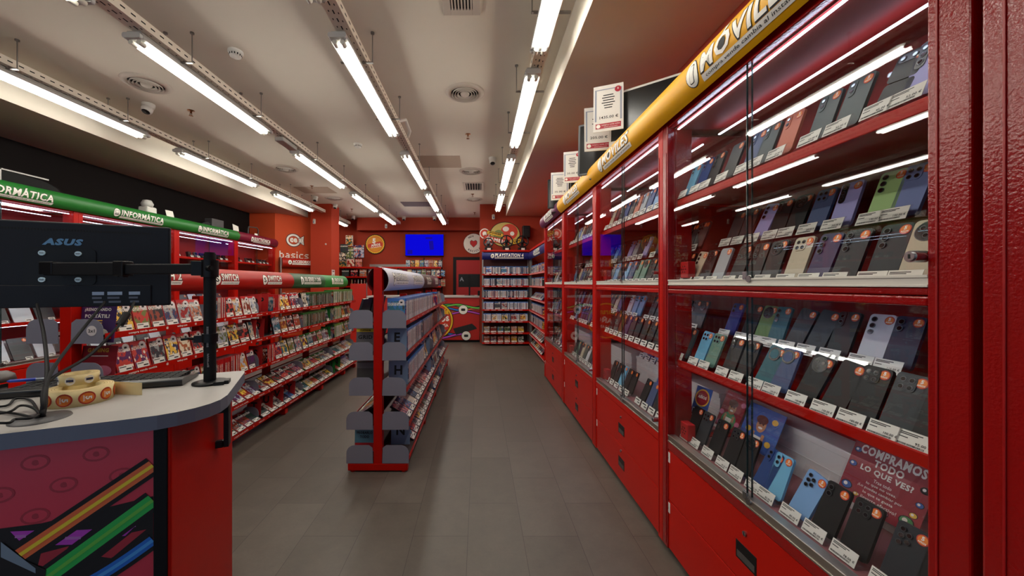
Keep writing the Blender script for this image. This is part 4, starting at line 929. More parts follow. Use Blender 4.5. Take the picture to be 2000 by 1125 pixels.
fill(lx, 1, 'left', [
 (0, 2.12, 2.74, 'switch', 'face'), (0, 2.93, 3.02, 'switch', 'spine'), (0, 3.03, 3.40, 'switch', 'face'), (0, 3.72, 3.84, 'switch', 'spine'), (0, 3.86, 4.30, 'switch', 'face'), (0, 4.36, 4.46, 'dark', 'face'), (0, 4.52, 5.18, 'xbox', 'spine'), (0, 5.26, 6.05, 'x360', 'spine'),
 (1, 2.12, 2.74, 'switch', 'face'), (1, 2.93, 3.38, 'dark', 'face'), (1, 3.74, 4.28, 'dark', 'face'), (1, 4.36, 4.98, 'xbox', 'spine'), (1, 5.04, 5.1, 'xbox', 'face'), (1, 5.3, 5.55, 'x360', 'spine'), (1, 5.6, 6.02, 'x360', 'face'),
 (2, 2.12, 2.8, 'switch', 'face'), (2, 2.93, 3.2, 'switch', 'spine'), (2, 3.22, 3.4, 'switch', 'face'), (2, 3.62, 3.75, 'switch', 'spine'), (2, 3.77, 4.28, 'dark', 'face'), (2, 4.36, 5.08, 'xbox', 'face'), (2, 5.3, 5.6, 'x360', 'spine'), (2, 5.62, 6.0, 'x360', 'face'),
 (3, 2.2, 2.8, 'switch', 'flat'), (3, 2.93, 3.38, 'switch', 'flat'), (3, 3.5, 4.28, 'dark', 'flat'), (3, 4.37, 5.1, 'xbox', 'flat'), (3, 5.26, 6.0, 'x360', 'flat'),
 (4, 2.2, 2.8, 'switch', 'flat'), (4, 2.93, 3.40, 'switch', 'flat'), (4, 3.5, 4.28, 'dark', 'flat'), (4, 4.37, 5.15, 'xbox', 'flat'), (4, 5.4, 6.0, 'x360', 'flat')])
for (ch, y, k, col) in (('O', 3.5, 0, 'red'), ('P', 3.62, 0, 'red'), ('L', 2.90, 1, 'red'), ('I', 3.42, 1, 'red'), ('Q', 3.55, 1, 'red'), ('S', 3.52, 2, 'red'), ('T', 3.5, 4, 'red'), ('U', 3.7, 4, 'red'), ('V', 3.9, 4, 'red'), ('Y', 4.15, 4, 'red'),
                         ('F', 5.13, 1, 'green'), ('N', 5.14, 2, 'green'), ('U', 5.30, 4, 'green'), ('N', 5.5, 4, 'green')):
    letter_card(ch, LXC+.06, y, Z[k]+.002, 1, col, '%s divider card lettered %s, %s shelf of the left run' % (col, ch, SHN[k]))
# ---- middle run, right side
cx_ = CXC+.21
fill(cx_, 1, 'middle', [
 (0, 2.80, 4.38, 'ps5', 'spine'), (0, 4.46, 4.7, 'ps5', 'face'), (0, 4.9, 5.0, 'ps4', 'spine'), (0, 5.15, 5.5, 'dark', 'face'),
 (1, 2.86, 3.55, 'ps5', 'spine'), (1, 3.6, 4.38, 'ps4', 'spine'), (1, 4.46, 4.9, 'dark', 'spine'), (1, 5.15, 5.6, 'dark', 'face'),
 (2, 2.90, 3.7, 'ps5', 'spine'), (2, 3.78, 4.0, 'ps5', 'face'), (2, 4.46, 4.9, 'ps4', 'face'), (2, 5.15, 5.5, 'dark', 'face'),
 (3, 2.82, 4.38, 'dark', 'flat'), (3, 4.46, 5.0, 'ps4', 'face'), (3, 5.15, 5.8, 'dark', 'flat'),
 (4, 3.0, 4.38, 'dark', 'flat'), (4, 4.46, 5.0, 'ps4', 'flat'), (4, 5.15, 5.8, 'ps5', 'face')])
for (ch, y, k) in (('E', 2.80, 1), ('H', 2.84, 2), ('N', 2.92, 4), ('K', 4.2, 3), ('M', 4.1, 2)):
    letter_card(ch, CXC+.05, y, Z[k]+.002, 1, 'blue', 'grey blue divider card with the letter %s on the %s shelf of the middle run' % (ch, SHN[k]), w=.15)
# front cover of the first big case on the middle run, plus what stands at its near left side
add_case(cx_-.085, 2.765, Z[0], 0, 'ps5', 'face', 'top shelf, middle run, foremost', 3)
add_case(cx_-.085, 2.785, Z[0], 0, 'ps5', 'face', 'top shelf, middle run, foremost', 3)
def sleeve(lab, x, y, z, w, h, d, col, lines, mats, lean=-4):
    t = thing('boxed_game', lab, 'boxed game', (x, y, z), 0); M = Rx(R(lean)) @ FRONT @ T(0, h/2, 0)
    MB().box(-w/2, w/2, -h/2, h/2, -d, 0, M=M).build('box', col, t)
    mb = MB()
    for (s, ww, hh, yy, mi, bg) in lines:
        if bg is not None: mb.box(-w/2+.002, w/2-.002, yy-hh, yy+hh, .0004, .0008, bg, M=M)
        if s: mb.text(s, ww, hh, 0, yy, .0014, mi, M=M, bold=.03)
    mb.build('printing', mats, t); return t
PMY = [INK, mat('yellow_print', (232, 208, 30), .5), mat('red_print', (190, 40, 50), .5), mat('grey_print', (96, 96, 100), .5), WTXT, mat('cyan_print', (96, 150, 170), .5)]
sleeve('dark boxed game reading GRID with a yellow strip, near end of the middle run', -.875, 2.82, Z[1]+.002, .14, .175, .05, mat('box_grey', (110, 108, 110), .5), [('PLATINUM', .08, .012, .072, 0, 1), ('GRID', .11, .03, .02, 0, None)], PMY)
sleeve('light blue card reading PROBARLO TODO at the bottom near end of the middle run', -.875, 2.80, Z[4]+.002, .15, .19, .012, mat('card_cyan', (96, 150, 170), .5), [('PROBARLO', .12, .02, .045, 0, None), ('TODO', .07, .02, .015, 0, None), (None, 0, .03, -.06, 0, 2)], PMY)
for i in range(5):
    tag(MB().box(-.075, .075, 0, .012, 0, .185, M=T(-.873, 2.82+i*.02, Z[4]+.002)).build('slim_case', BLKM), 'thin black case, %s behind the PROBARLO TODO card' % nth(i), 'case', 'thin black cases on the bottom shelf')
sleeve('tall grey boxed game on the third shelf at the near left of the middle run', -.865, 2.80, Z[2]+.002, .14, .185, .05, mat('box_mono', (70, 68, 66), .5), [('SILENCIO', .10, .016, -.06, 4, 0), (None, 0, .02, .06, 0, 3)], PMY)
# left side of the middle run
fill(CXC-.21, -1, 'middle', [(0, 2.8, 3.5, 'dark', 'face'), (1, 2.9, 3.5, 'dark', 'face'), (3, 2.8, 3.6, 'dark', 'flat')])
# leaflets at the near end of the left run
board('poster_card', 'purple poster card reading RENOVANDO PORTÁTIL behind the first bookend of the left run', -2.155, 2.055, Z[0]-.047, .21, .215, 0, -6, mat('poster_purple', (62, 34, 92), .5),
      lambda m, M: m.text('¿RENOVANDO', .15, .022, 0, .075, .001, 0, M=M, bold=.04).text('PORTÁTIL?', .14, .026, 0, .042, .001, 0, M=M, bold=.04).box(-.07, .03, .012, .018, .0004, .001, 3, M=M).box(-.06, .03, -.002, .004, .0004, .001, 3, M=M).prism(circ(.04, 16, .03, -.06, .03), .0004, .001, 0, M=M), PM, 'poster card')
board('poster_card', 'red poster card with yellow heading on the second shelf, near end of the left run', -2.155, 2.06, Z[1]-.03, .20, .20, 0, -8, PM[1],
      lambda m, M: m.text('GAMING', .12, .024, -.01, .075, .001, 3, M=M, bold=.04).box(-.06, .05, .04, .045, .0004, .001, 0, M=M).prism(circ(.05, 16, .03, -.04, .03), .0004, .001, 8, M=M).prism(circ(.03, 14, -.04, -.05, .02), .0004, .001, 5, M=M), PM, 'poster card')
tag(MB().prism(circ(.028, 20), 0, .001, 0, M=FRONT).text('2x1', .036, .018, 0, 0, .0015, 1, M=FRONT, bold=.03).build('round_sticker', [STW, INK], loc=(-2.13, 2.0145, 1.14)), 'round white sticker with dark print on the first grey bookend', 'sticker')
# ================================================================ BLUE HEADER SHELVING AT THE BACK AND ALONG THE RIGHT WALL
BLUE = (24, 28, 96)
def wall_unit(label, loc, rz, W, zs, title, tw, icon='P', D=.34, group='blue header wall shelving'):
    t = thing('shelving_unit', label, 'shelving', loc, rz, group)
    for x in (0, W-.03): MB().box(x, x+.03, .0, .03, .03, 2.15).box(x, x+.03, D-.03, D, .03, 2.15).build('upright', STEELG, t, bevel=.002)
    MB().box(0, W, D-.02, D-.01, .03, 2.13).build('back_panel', mat('back_dark_red', (70, 18, 18), .6), t)
    MB().box(-.005, W+.005, -.02, D, 2.12, 2.16).build('top_board', RED, t, bevel=.003)
    for z in zs:
        MB().box(.01, W-.01, -.02, D-.03, z-.014, z-.004).box(.0, W, -.032, -.02, z-.035, z+.004).build('shelf', RED, t, bevel=.002)
        tx = MB(); u = .06
        while u < W-.15: tx.box(u, u+.1, -.034, -.0325, z-.019, z-.011); u += .15
        tx.build('lip_lettering', WTXT, t)
    header(t, 0, W, .07, 2.02, .12, -42, 42, BLUE, title, tw, icon, th=.085, seg=8, tc=0)
    return t
pz = [1.62, 1.355, 1.085, .82, .555, .295, .075]
wall_unit('blue headed PLAYSTATION 4 shelving unit against the pier at the back', (.075, 8.27, 0), 0, 1.10, pz, 'PLAYSTATION 4', .64)
random.seed(4)
def unit_fill(x0, y0, rz, W, D, zs, wh, kinds):
    dx, dy = math.cos(R(rz)), math.sin(R(rz))
    for k, z in enumerate(zs):
        kind = kinds[k]; w, h, t = DIM[kind[0]]; u = .04
        while u < W-.05:
            if kind[1] == 'spine':
                if random.random() < .04:
                    if u+w < W-.05: x, y = x0+dx*(u+w/2)-dy*.02, y0+dy*(u+w/2)+dx*.02; add_case(x, y, z, rz, kind[0], 'face', wh % nth(k), 8); u += w+.004; continue
                v = w/2+.01; x, y = x0+dx*u-dy*v, y0+dy*u+dx*v
                M = T(x, y, z) @ Rz(R(rz+90)); CASES.append((M, kind[0], 'spine', wh % nth(k))); u += t+random.choice((.001, .001, .001, .004))
            else:
                if u+w > W-.02: break
                x, y = x0+dx*(u+w/2)-dy*.0, y0+dy*(u+w/2)+dx*.0; add_case(x, y, z+.004, rz, kind[0], 'flat', wh % nth(k), 42); u += w+.02
unit_fill(.075, 8.27, 0, 1.10, .34, pz, '%s shelf, PLAYSTATION 4 unit', [('ps4', 'spine')]*2+[('ps4', 'spine'), ('ps5', 'spine'), ('ps5', 'spine'), ('dark', 'flat'), ('dark', 'flat')])
wall_unit('blue headed shelving unit along the right wall, seen edge on past the cabinets', (1.16, 8.2, 0), R(-90), 2.2, pz, 'PLAYSTATION 4', .64)
unit_fill(1.16, 8.2, -90, 1.5, .34, pz, '%s shelf, side unit', [('ps4', 'spine'), ('ps4', 'spine'), ('ps4', 'face2')]+[('ps4', 'spine'), ('ps4', 'spine'), ('dark', 'flat'), ('dark', 'flat')])
# ---------------------------------------------------------------- build the cases: the largest looking as things, the rest as one
def px_size(c):
    p = c[0].translation; w, h, t = DIM[c[1]]
    return (t*h if c[2] == 'spine' else w*h*(.7 if c[2] == 'face' else .6))/((p-cam.location).length**2)
NBACK = 0
order = sorted(range(len(CASES)), key=lambda i: -px_size(CASES[i]))
# no more than 300 of the kind stand alone; keep the nearest
single = set(order[:300])
cnt = {}
KN = {'switch': 'red', 'ps5': 'white', 'ps4': 'blue', 'xbox': 'green', 'x360': 'lime', 'dark': 'dark'}
MD = {'spine': 'standing spine out', 'face': 'facing out', 'flat': 'lying tilted back'}
rest = MB(); RM = []; RI = {}
def rmi(m):
    if m.name not in RI: RI[m.name] = len(RM); RM.append(m)
    return RI[m.name]
for i, (M, kind, mode, wh) in enumerate(CASES):
    k = (kind, mode, wh); cnt[k] = cnt.get(k, 0)+1
    if i in single:
        o = game_case(kind, mode); o.matrix_local = M
        tag(o, '%s game case %s, %s, %s of these' % (KN[kind], MD[mode], wh, nth(cnt[k]-1)), 'game case', 'game cases on the shelves')
    else:
        s, c, tk, sk = case_parts(kind, mode); a = ART[ARTK.get(kind, kind)]
        for mb, ms in ((s, [SHELL[kind]]), (c, [a] if mode != 'spine' else [SPN[kind], a]), (tk, [PAPER, INK]), (sk, [STW, INK])):
            if not mb.v: continue
            b = len(rest.v); rest.v += [tuple(M @ Vector(p)) for p in mb.v]
            rest.f += [tuple(b+q for q in f) for f in mb.f]; rest.m += [rmi(ms[q]) for q in mb.m]; rest.uv += mb.uv; rest.s += mb.s; rest.hasuv = True
o = rest.build('game_cases', RM); tag(o, 'rows of distant game cases filling both shelving runs and the back units', 'game cases', kind='stuff')
print('CASES', len(CASES), len(single))
# ================================================================ FRONT COUNTER
a = R(24.5); CT = 1.05
cnt_ = thing('sales_counter', 'grey topped counter with a red side panel and striped artwork at the lower left', 'counter', (-.787, 1.0, 0), a)
# local frame: x along the front edge (leftwards negative), y to the back
top = [(-1.5, -.0), (-.28, .0), (-.16, -.002)]+[(-.10+.16*math.sin(R(q))-.0, .14-.14*math.cos(R(q))) for q in (10, 25, 40, 55, 70, 90)]+[(.06, .46), (.055, .49), (.03, .50), (-1.5, .50)]
MB().prism(top, CT-.038, CT, 0, mside=1).build('worktop', [mat('worktop_grey', (168, 164, 160), .5, noise=.03, scale=30), mat('worktop_edge', (104, 112, 128), .5)], cnt_, bevel=.0015)
MB().box(-1.45, -.07, .02, .035, 0, CT-.038).build('front_panel', mat('panel_wine', (214, 66, 86), .35, noise=.06, scale=5), cnt_)
MB().box(-.085, -.055, .016, .06, 0, CT-.038).build('black_corner_post', BLKM, cnt_, bevel=.002)
MB().prism([(-.056, .018), (-.047, .018), (.020, .46), (-.055, .46)], 0, CT-.038).build('side_panel', RED, cnt_, bevel=.004)
MB().box(-1.45, -.06, .44, .455, 0, .9).box(-1.4, -.06, .03, .44, .5, .52).build('shelf_body', mat('panel_inner', (120, 30, 26), .5), cnt_)
# artwork on the front panel, drawn flat in (x, z)
g = MB(); FM = T(0, .0195, 0) @ FRONT
def band(pts, wdt, z, mi):
    n = len(pts); L_ = []; R_ = []
    for i, p in enumerate(pts):
        q0, q1 = Vector(pts[max(i-1, 0)]), Vector(pts[min(i+1, n-1)]); d = (q1-q0).normalized(); nn = Vector((-d.y, d.x))*wdt/2
        L_.append((p[0]+nn.x, p[1]+nn.y, z)); R_.append((p[0]-nn.x, p[1]-nn.y, z))
    g.add(L_+R_, [(n+i, n+i+1, i+1, i) for i in range(n-1)], mi, M=FM)
O_, Y_, G_, G2_, B_, B2_, P_, P2_ = range(1, 9)
def flat(pts, z, mi): g.add([(q[0], q[1], z) for q in pts], [tuple(range(len(pts)))], mi, M=FM)
XE = -.086
def ray2(p0, p1, n=10, cur=0): return [(p0[0]+(p1[0]-p0[0])*i/n, p0[1]+(p1[1]-p0[1])*i/n-cur*math.sin(math.pi*i/n)) for i in range(n+1)]
flat([(-.80, .70), (-.62, .79), (-.46, .83), (-.30, .815), (XE, .83), (XE, .70), (-.24, .64), (-.30, .60), (-.46, .56), (-.66, .60)][::-1], .0002, 0)
for q in ([(-.352, .81), (-.311, .801), (-.337, .784)], [(-.236, .781), (-.207, .775), (-.245, .747), (-.275, .755)], [(-.125, .79), (-.095, .788), (-.143, .740), (-.168, .745)]):
    flat(q[::-1], .0006, P_); m_ = [((q[0][0]*.45+q[-1][0]*.55), (q[0][1]*.45+q[-1][1]*.55)), ((q[1][0]*.45+q[2][0]*.55), (q[1][1]*.45+q[2][1]*.55))]
    band([m_[0], m_[1]], .007, .0009, P2_)
for q in ([(-.30, .742), (-.25, .745), (-.28, .70), (-.305, .715)], [(-.19, .70), (-.13, .745), (-.10, .745), (-.17, .69)]): flat(q[::-1], .0006, 10)
for (p0, p1, cur, w_, mi, w2, m2) in (((-.335, .750), (XE, .913), 0, .031, O_, .009, Y_), ((-.37, .625), (XE, .820), 0, .035, G_, .009, G2_), ((-.30, .615), (XE, .713), .012, .027, B_, .009, B2_)):
    band(ray2(p0, p1, cur=cur), w_+.022, .0010, 0); band(ray2(p0, p1, cur=cur), w_, .0016, mi); band(ray2(p0, p1, cur=cur), w2, .0022, m2)
flat([(-.46, .86), (-.30, .71), (-.29, .70), (-.30, .60), (-.46, .56), (-.64, .66), (-.62, .76)][::-1], .0028, 0)
flat([(-.366, .791), (-.308, .71), (-.308, .698), (-.366, .755)][::-1], .0032, 9)
random.seed(6)
for i in range(16):
    x = -.42+(i % 4)*.11+(i//4 % 2)*.05; z = .965-(i//4)*.065
    if x > -.115: continue
    g.prism(circ(.026, 16, x, z, .019), .00005, .0001, 10, M=FM).prism(circ(.021, 16, x, z, .014), .0001, .00014, 11, M=FM).text('e', None, .014, x, z, .00018, 10, M=FM, bold=.05)
g.build('artwork', [INK, mat('art_orange', (240, 116, 66), .45), mat('art_yellow', (250, 226, 60), .45), mat('art_green', (50, 196, 90), .45), mat('art_green2', (110, 206, 80), .45), mat('art_blue', (40, 120, 220), .45), mat('art_blue2', (80, 170, 245), .45), mat('art_purple', (190, 70, 200), .45), mat('art_purple2', (190, 120, 200), .45), mat('art_slate', (130, 150, 165), .45), mat('art_ghost', (176, 50, 66), .45), MATS['panel_wine']], cnt_)
def cw(x, y): p = Vector((-.787, 1.0, 0))+Rz(a).to_3x3() @ Vector((x, y, 0)); return p.x, p.y
# grommet with cables
p = atZ(80, 818, CT); t = thing('cable_grommet', 'round grey cable grommet in the counter top with cables rising from it', 'cable grommet', (p.x, p.y, CT))
MB().lathe([(.056, 0), (.054, .004), (.02, .006), (.001, .006)], 32).build('ring', mat('grommet_grey', (74, 72, 74), .45), t)
gp = Vector((p.x, p.y, CT))
mon = Vector((-1.50, 1.395, 1.44))
def cable(lab, pts, r=.0045):
    P = [Vector(q) for q in pts]; out = []
    for i in range(len(P)-1):
        p0, p1, p2, p3 = P[max(i-1, 0)], P[i], P[i+1], P[min(i+2, len(P)-1)]
        for j in range(6):
            s = j/6; out.append(.5*((2*p1)+(p2-p0)*s+(2*p0-5*p1+4*p2-p3)*s*s+(3*p1-p0-3*p2+p3)*s**3))
    out.append(P[-1]); return tag(MB().tube(out, r, 8).build('cable', BLKM), lab, 'cable', 'black cables between the counter and the monitor')
def mk(px, py, Y): v = atY(px, py, Y); return (v.x, v.y, v.z)
cable('black cable rising straight from the grommet to the left underside of the monitor', [gp+Vector((0, 0, .004)), mk(86, 780, .96), mk(92, 720, 1.05), mk(85, 650, 1.2), mk(72, 594, 1.33)], .0048)
cable('black cable running diagonally up to the monitor sockets', [gp+Vector((.004, 0, .004)), mk(88, 790, .96), mk(96, 735, 1.02), mk(140, 670, 1.18), mk(205, 590, 1.38)], .0048)
cc = cable('black cable with a ferrite block running to the right of the monitor', [gp+Vector((.008, 0, .004)), mk(84, 800, .95), mk(95, 745, 1.02), mk(180, 690, 1.2), mk(245, 620, 1.34), mk(262, 590, 1.40)], .0045)
v0, v1 = Vector(mk(234, 634, 1.32)), Vector(mk(248, 612, 1.35)); MB().cyl(v0, v1, .012, 12).build('ferrite_block', BLK, cc)
for i, (pts) in enumerate(([(0, 790, .98), (30, 775, .99), (60, 778, .97), (80, 810, .945)], [(0, 810, .94), (40, 795, .96), (66, 800, .95), (82, 815, .94)], [(0, 838, .90), (30, 830, .91), (60, 828, .92), (76, 818, .93)], [(0, 800, 1.0), (40, 805, .97), (70, 812, .95), (80, 818, .94)])):
    q = [];
    for (px, py, Y) in pts[:-1]:
        pp = atZ(px, py, CT+.012); q.append((pp.x, pp.y, CT+.006+.01*(i % 3)))
    q = [(q[0][0]-.25, q[0][1]+.05, q[0][2])]+q
    cable('thin black cable looping over the counter to the grommet, %s from the front' % nth(3-i), q+[gp+Vector((-.004, 0, .012))], .0032)
# sticker rolls
for (px, py, r, hh, z0, lab) in ((135, 790, .072, .045, 0, 'lower roll of orange warranty stickers on the counter'), (134, 782, .044, .03, .045, 'small roll of white backed labels resting on the sticker roll')):
    p = atZ(px, py, CT); x, y = p.x, p.y+(.03 if z0 == 0 else .03)
    t = thing('sticker_roll', lab, 'sticker roll', (x, y, CT+z0), R(10))
    mb = MB(); mb.lathe([(r*.62, .0), (r, .0), (r, hh), (r*.62, hh), (r*.62, .0)], 36); mb.build('paper_roll', mat('backing_paper', (226, 206, 150), .6), t)
    rings = MB()
    for q in (.7, .78, .86, .94): rings.lathe([(r*q, hh+.0003), (r*q+.0012, hh+.0003)], 36)
    rings.build('paper_edges', mat('paper_edge', (176, 140, 90), .6), t)
    st = MB()
    def bend(x_, y_, z_): q = x_/r-math.pi/2+.2; return ((r+z_)*math.cos(q), (r+z_)*math.sin(q), hh/2+y_)
    def wr(mb_, pts, mi): mb_.add([bend(*p) for p in pts], [tuple(range(len(pts)))], mi)
    for k in range(-4, 5):
        xx = k*.046
        if z0 == 0:
            wr(st, [(xx+p_[0], p_[1], .0008) for p_ in circ(.018, 18)], 1); wr(st, [(xx+p_[0], p_[1], .0014) for p_ in circ(.0145, 18)], 0)
            v, f, asp = text_geo('5', .04); st.add([bend(xx+.003+q_[1]*.013, -q_[0]*.01, .002) for q_ in v], f, 2)
            v, f, asp = text_geo('AÑOS', .03); st.add([bend(xx-.006+q_[1]*.005, -q_[0]*.017, .002) for q_ in v], f, 2)
        elif -3 < k < 3:
            wr(st, [(xx*.9+p_[0], p_[1], .0008) for p_ in circ(.012, 16)], 3); wr(st, [(xx*.9-.008, -.003, .0014), (xx*.9+.008, -.003, .0014), (xx*.9+.008, .004, .0014), (xx*.9-.008, .004, .0014)], 4)
    st.build('stickers', [ORANGE, STRED, WTXT, WTXT, mat('navy_print', (30, 36, 80), .5)], t)
    if z0 == 0:
        MB().add([(r*.5, r*.86, .0), (r*.5, r*.86, hh*.9), (r+.065, r*.5, hh*.85), (r+.065, r*.5, 0)], [(0, 1, 2, 3)]).add([(r*.5, r*.86+.0008, .0), (r*.5, r*.86+.0008, hh*.9), (r+.065, r*.5+.0008, hh*.85), (r+.065, r*.5+.0008, 0)], [(3, 2, 1, 0)]).build('loose_tail', MATS['backing_paper'], t)
# keyboard, pen, mouse
kx, ky = cw(-.335, .415)
t = thing('keyboard', 'black keyboard lying at the back of the counter, seen from behind', 'keyboard', (kx, ky, CT), a-R(5))
MB().prism([(-.075, .002), (.07, .002), (.072, .022), (.05, .026), (-.075, .010)], -.23, .24, M=Matrix(((0, 0, 1, 0), (-1, 0, 0, 0), (0, 1, 0, 0), (0, 0, 0, 1)))).build('body', mat('keyboard_black', (24, 24, 26), .3), t, bevel=.004)
kb = MB(); 
for r_ in range(5):
    for c_ in range(16): kb.box(-.21+c_*.027, -.187+c_*.027, .045-r_*.024, .064-r_*.024, .014, .026)
kb.build('keys', BLKM, t)
v = atZ(45, 745, CT+.03); t = thing('ballpoint_pen', 'blue capped clear ballpoint pen lying by the keyboard', 'pen', (v.x, v.y, CT+.034), R(25))
MB().cyl((-.03, 0, 0), (.03, 0, .0), .005, 10).cyl((-.036, 0, 0), (-.03, 0, 0), .002, 8, r2=.005).build('cap', mat('pen_blue', (24, 60, 180), .35), t)
MB().cyl((.03, 0, 0), (.11, 0, 0), .0038, 6).build('barrel', mat('pen_clear', (170, 180, 190), .2), t)
v = atZ(2, 745, CT); t = thing('computer_mouse', 'grey computer mouse cut off by the left edge of the photo', 'mouse', (v.x-.01, v.y, CT), a)
MB().lathe([(.001, .036), (.02, .033), (.034, .02), (.038, .0), (.001, .0)], 20, M=Matrix.Diagonal((1, 1.5, 1, 1))).build('body', mat('mouse_grey', (90, 86, 84), .4), t)
# monitor arm
pb = atZ(410, 748, CT); PX, PY = pb.x, pb.y
t = thing('monitor_arm', 'black desk clamp pole with an arm holding the monitor', 'monitor arm', (PX, PY, CT), a)
MB().lathe([(.001, .0), (.052, .0), (.052, .006), (.03, .011), (.001, .011)], 28).build('base_plate', BLK, t)
MB().cyl((0, 0, .01), (0, 0, .455), .0185, 24).cyl((0, 0, .455), (0, 0, .46), .016, 24).build('pole', BLKM, t)
MB().cyl((0, 0, .145), (0, 0, .175), .024, 20).box(-.045, -.02, -.01, .01, .145, .17).tube([(-.045, 0, .158), (-.06, -.01, .162), (-.08, -.0, .158)], .005).build('cable_clip', BLK, t, bevel=.001)
pl = MB()
for i in range(12): pl.box(-.004, -.001+random.random()*.003, -.0195, -.0188, .06+i*.004, .062+i*.004)
for i in range(16): pl.box(-.006, .0, -.0195, -.0188, .13+i*.0045, .1325+i*.0045)
pl.build('printed_marks', mat('marks_grey', (150, 150, 150), .6), t)
zc = .403; AM = Rz(R(-4.9)-a)
MB().cyl((0, 0, zc-.03), (0, 0, zc+.03), .026, 24).box(-.05, -.018, -.02, .02, zc-.025, zc+.025).cyl((.0, -.02, zc), (.012, -.035, zc), .011, 12).build('collar', BLK, t, bevel=.002)
MB().cyl((.012, -.035, zc), (.0135, -.037, zc), .006, 12).build('collar_bolt', DARK, t)
MB().box(-.325, -.04, -.012, .012, zc-.019, zc+.017, M=AM).build('outer_arm', BLKM, t, bevel=.004)
MB().box(-.355, -.315, -.02, .02, zc-.026, zc+.028, M=AM).cyl((-.335, 0, zc-.030), (-.335, 0, zc+.032), .014, 16, M=AM).build('elbow_joint', BLK, t, bevel=.003)
MB().box(-.64, -.33, -.014, .010, zc-.023, zc+.024, M=AM).build('inner_arm', BLKM, t, bevel=.004)
MB().box(-.655, -.60, -.016, .025, zc-.02, zc+.028, M=AM).build('tilt_head', BLK, t, bevel=.004)
MB().box(.02, .05, -.052, -.0, -.0, .012).box(.047, .062, -.04, .0, -.22, .012).box(-.03, .06, -.04, .0, -.10, -.085).cyl((-.0, -.02, -.21), (-.0, -.02, -.07), .005, 10, mi=1).build('desk_clamp', [BLK, CHROME], t, bevel=.001)
MB().box(-.045, .045, -.03, -.01, -.225, -.20).build('clamp_handle', BLK, t, bevel=.004)
# monitor back
M0 = Vector((-1.29, 1.53, 0)); ma = R(24)
t = thing('computer_monitor', 'back of a large black desktop monitor on an arm at the left', 'monitor', (M0.x, M0.y, 1.31), ma)
hM = .325
body = MB().prism([(-.60, 0), (0, .0), (0, hM), (-.60, hM)], -.02, .0, M=FRONT)
body = MB().box(-.61, 0, .0, .018, 0, hM).build('rear_shell', mat('monitor_navy_black', (9, 13, 22), .5, bump=.05, spec=.3), t, bevel=.006)
MB().box(-.55, -.06, -.006, .0, .0, .085).build('lower_bulge', MATS['monitor_navy_black'], t, bevel=.006)
MB().box(-.595, -.015, .018, .021, .02, hM-.01).build('screen', LENS, t)
vs_ = MB()
for i in range(58): vs_.box(-.55+i*.0085, -.5455+i*.0085, -.0008, .0006, hM-.034, hM-.027)
vs_.build('vent_slots', DARK, t)
FMm = T(-.33, -.001, hM-.072) @ FRONT
MB().text('ASUS', .115, .026, .005, -.004, .0005, 0, M=FMm, bold=.06, shear=.25).build('logo', mat('logo_blue', (84, 130, 170), .35), t)
MB().prism(rrect(.20, .145, .02, cx=-.33, cy=.155), 0.0, .004, M=FRONT).build('mount_recess', BLK, t)
for (sx, sz) in ((-1, 1), (1, 1), (-1, -1), (1, -1)):
    MB().cyl((-.33+sx*.05, -.004, .155+sz*.05), (-.33+sx*.05, -.009, .155+sz*.05), .0095, 20).box(-.33+sx*.05-.006, -.33+sx*.05+.006, -.0098, -.009, .154+sz*.05, .156+sz*.05, 1).build('mount_screw', [mat('screw_silver', (186, 214, 226), .4), DARK], t)
lb3 = MB()
for (x0, w_) in ((-.24, .035), (-.195, .045), (-.13, .035)):
    lb3.box(x0, x0+w_, -.0068, -.006, .045, .058).box(x0, x0+w_*.8, -.0068, -.006, .03, .038, 1).box(x0+.004, x0+w_*.9, -.0068, -.006, .014, .022, 1)
lb3.build('rating_labels', [mat('label_blue_grey', (150, 170, 196), .5), mat('label_dim', (84, 92, 108), .5)], t)
# ================================================================ WALL WITH THE LOGO
P0, P1 = Vector((-4.62, 8.30, 0)), Vector((-4.02, 8.98, 0)); dv = (P1-P0).normalized(); ang = math.atan2(dv.y, dv.x)
t = thing('logo_sign', 'white fish shaped cex logo above pixel letters reading basics on the orange wall', 'wall sign', tuple((P0+P1)/2+Vector((dv.y, -dv.x, 0))*.004), ang)
lg = MB(); LZ = 2.42
def lgp(pts, z, mi): lg.add([(p[0], p[1], z) for p in pts], [tuple(range(len(pts)))], mi, M=T(0, 0, LZ) @ FRONT)
lgp([(p[0]-.05, p[1]) for p in circ(.175, 28, ry=.16)], .002, 1); lgp([(.08, .06), (.2, .14), (.19, .02), (.2, -.12), (.08, -.05)], .002, 1)
lgp([(p[0]-.05, p[1]) for p in circ(.158, 28, ry=.143)], .003, 0); lgp([(.08, .045), (.185, .115), (.175, .02), (.185, -.1), (.08, -.04)], .003, 0)
lgp([(p[0]-.05, p[1]) for p in circ(.115, 28, ry=.1)], .004, 1); lgp([(p[0]-.05, p[1]) for p in circ(.107, 28, ry=.092)], .005, 2)
lg.text('ce', .17, .11, -.05, -.0, .008, 0, M=T(0, 0, LZ) @ FRONT, bold=.08).text('x', .11, .12, .1, 0, .009, 1, M=T(0, 0, LZ) @ FRONT, bold=.1).text('x', .09, .1, .1, 0, .010, 0, M=T(0, 0, LZ) @ FRONT, bold=.06)
lg.build('fish_logo', [WTXT, mat('logo_dark', (60, 10, 14), .5), MATS['orange_wall']], t)
PIX = {'b': ['1....', '1....', '111..', '1..1.', '1..1.', '1..1.', '111..'], 'a': ['.....', '.....', '.11..', '...1.', '.111.', '1..1.', '.111.'], 's': ['.....', '.....', '.111.', '1....', '.11..', '...1.', '111..'],
       'i': ['1', '.', '1', '1', '1', '1', '1'], 'c': ['.....', '.....', '.111.', '1....', '1....', '1....', '.111.']}
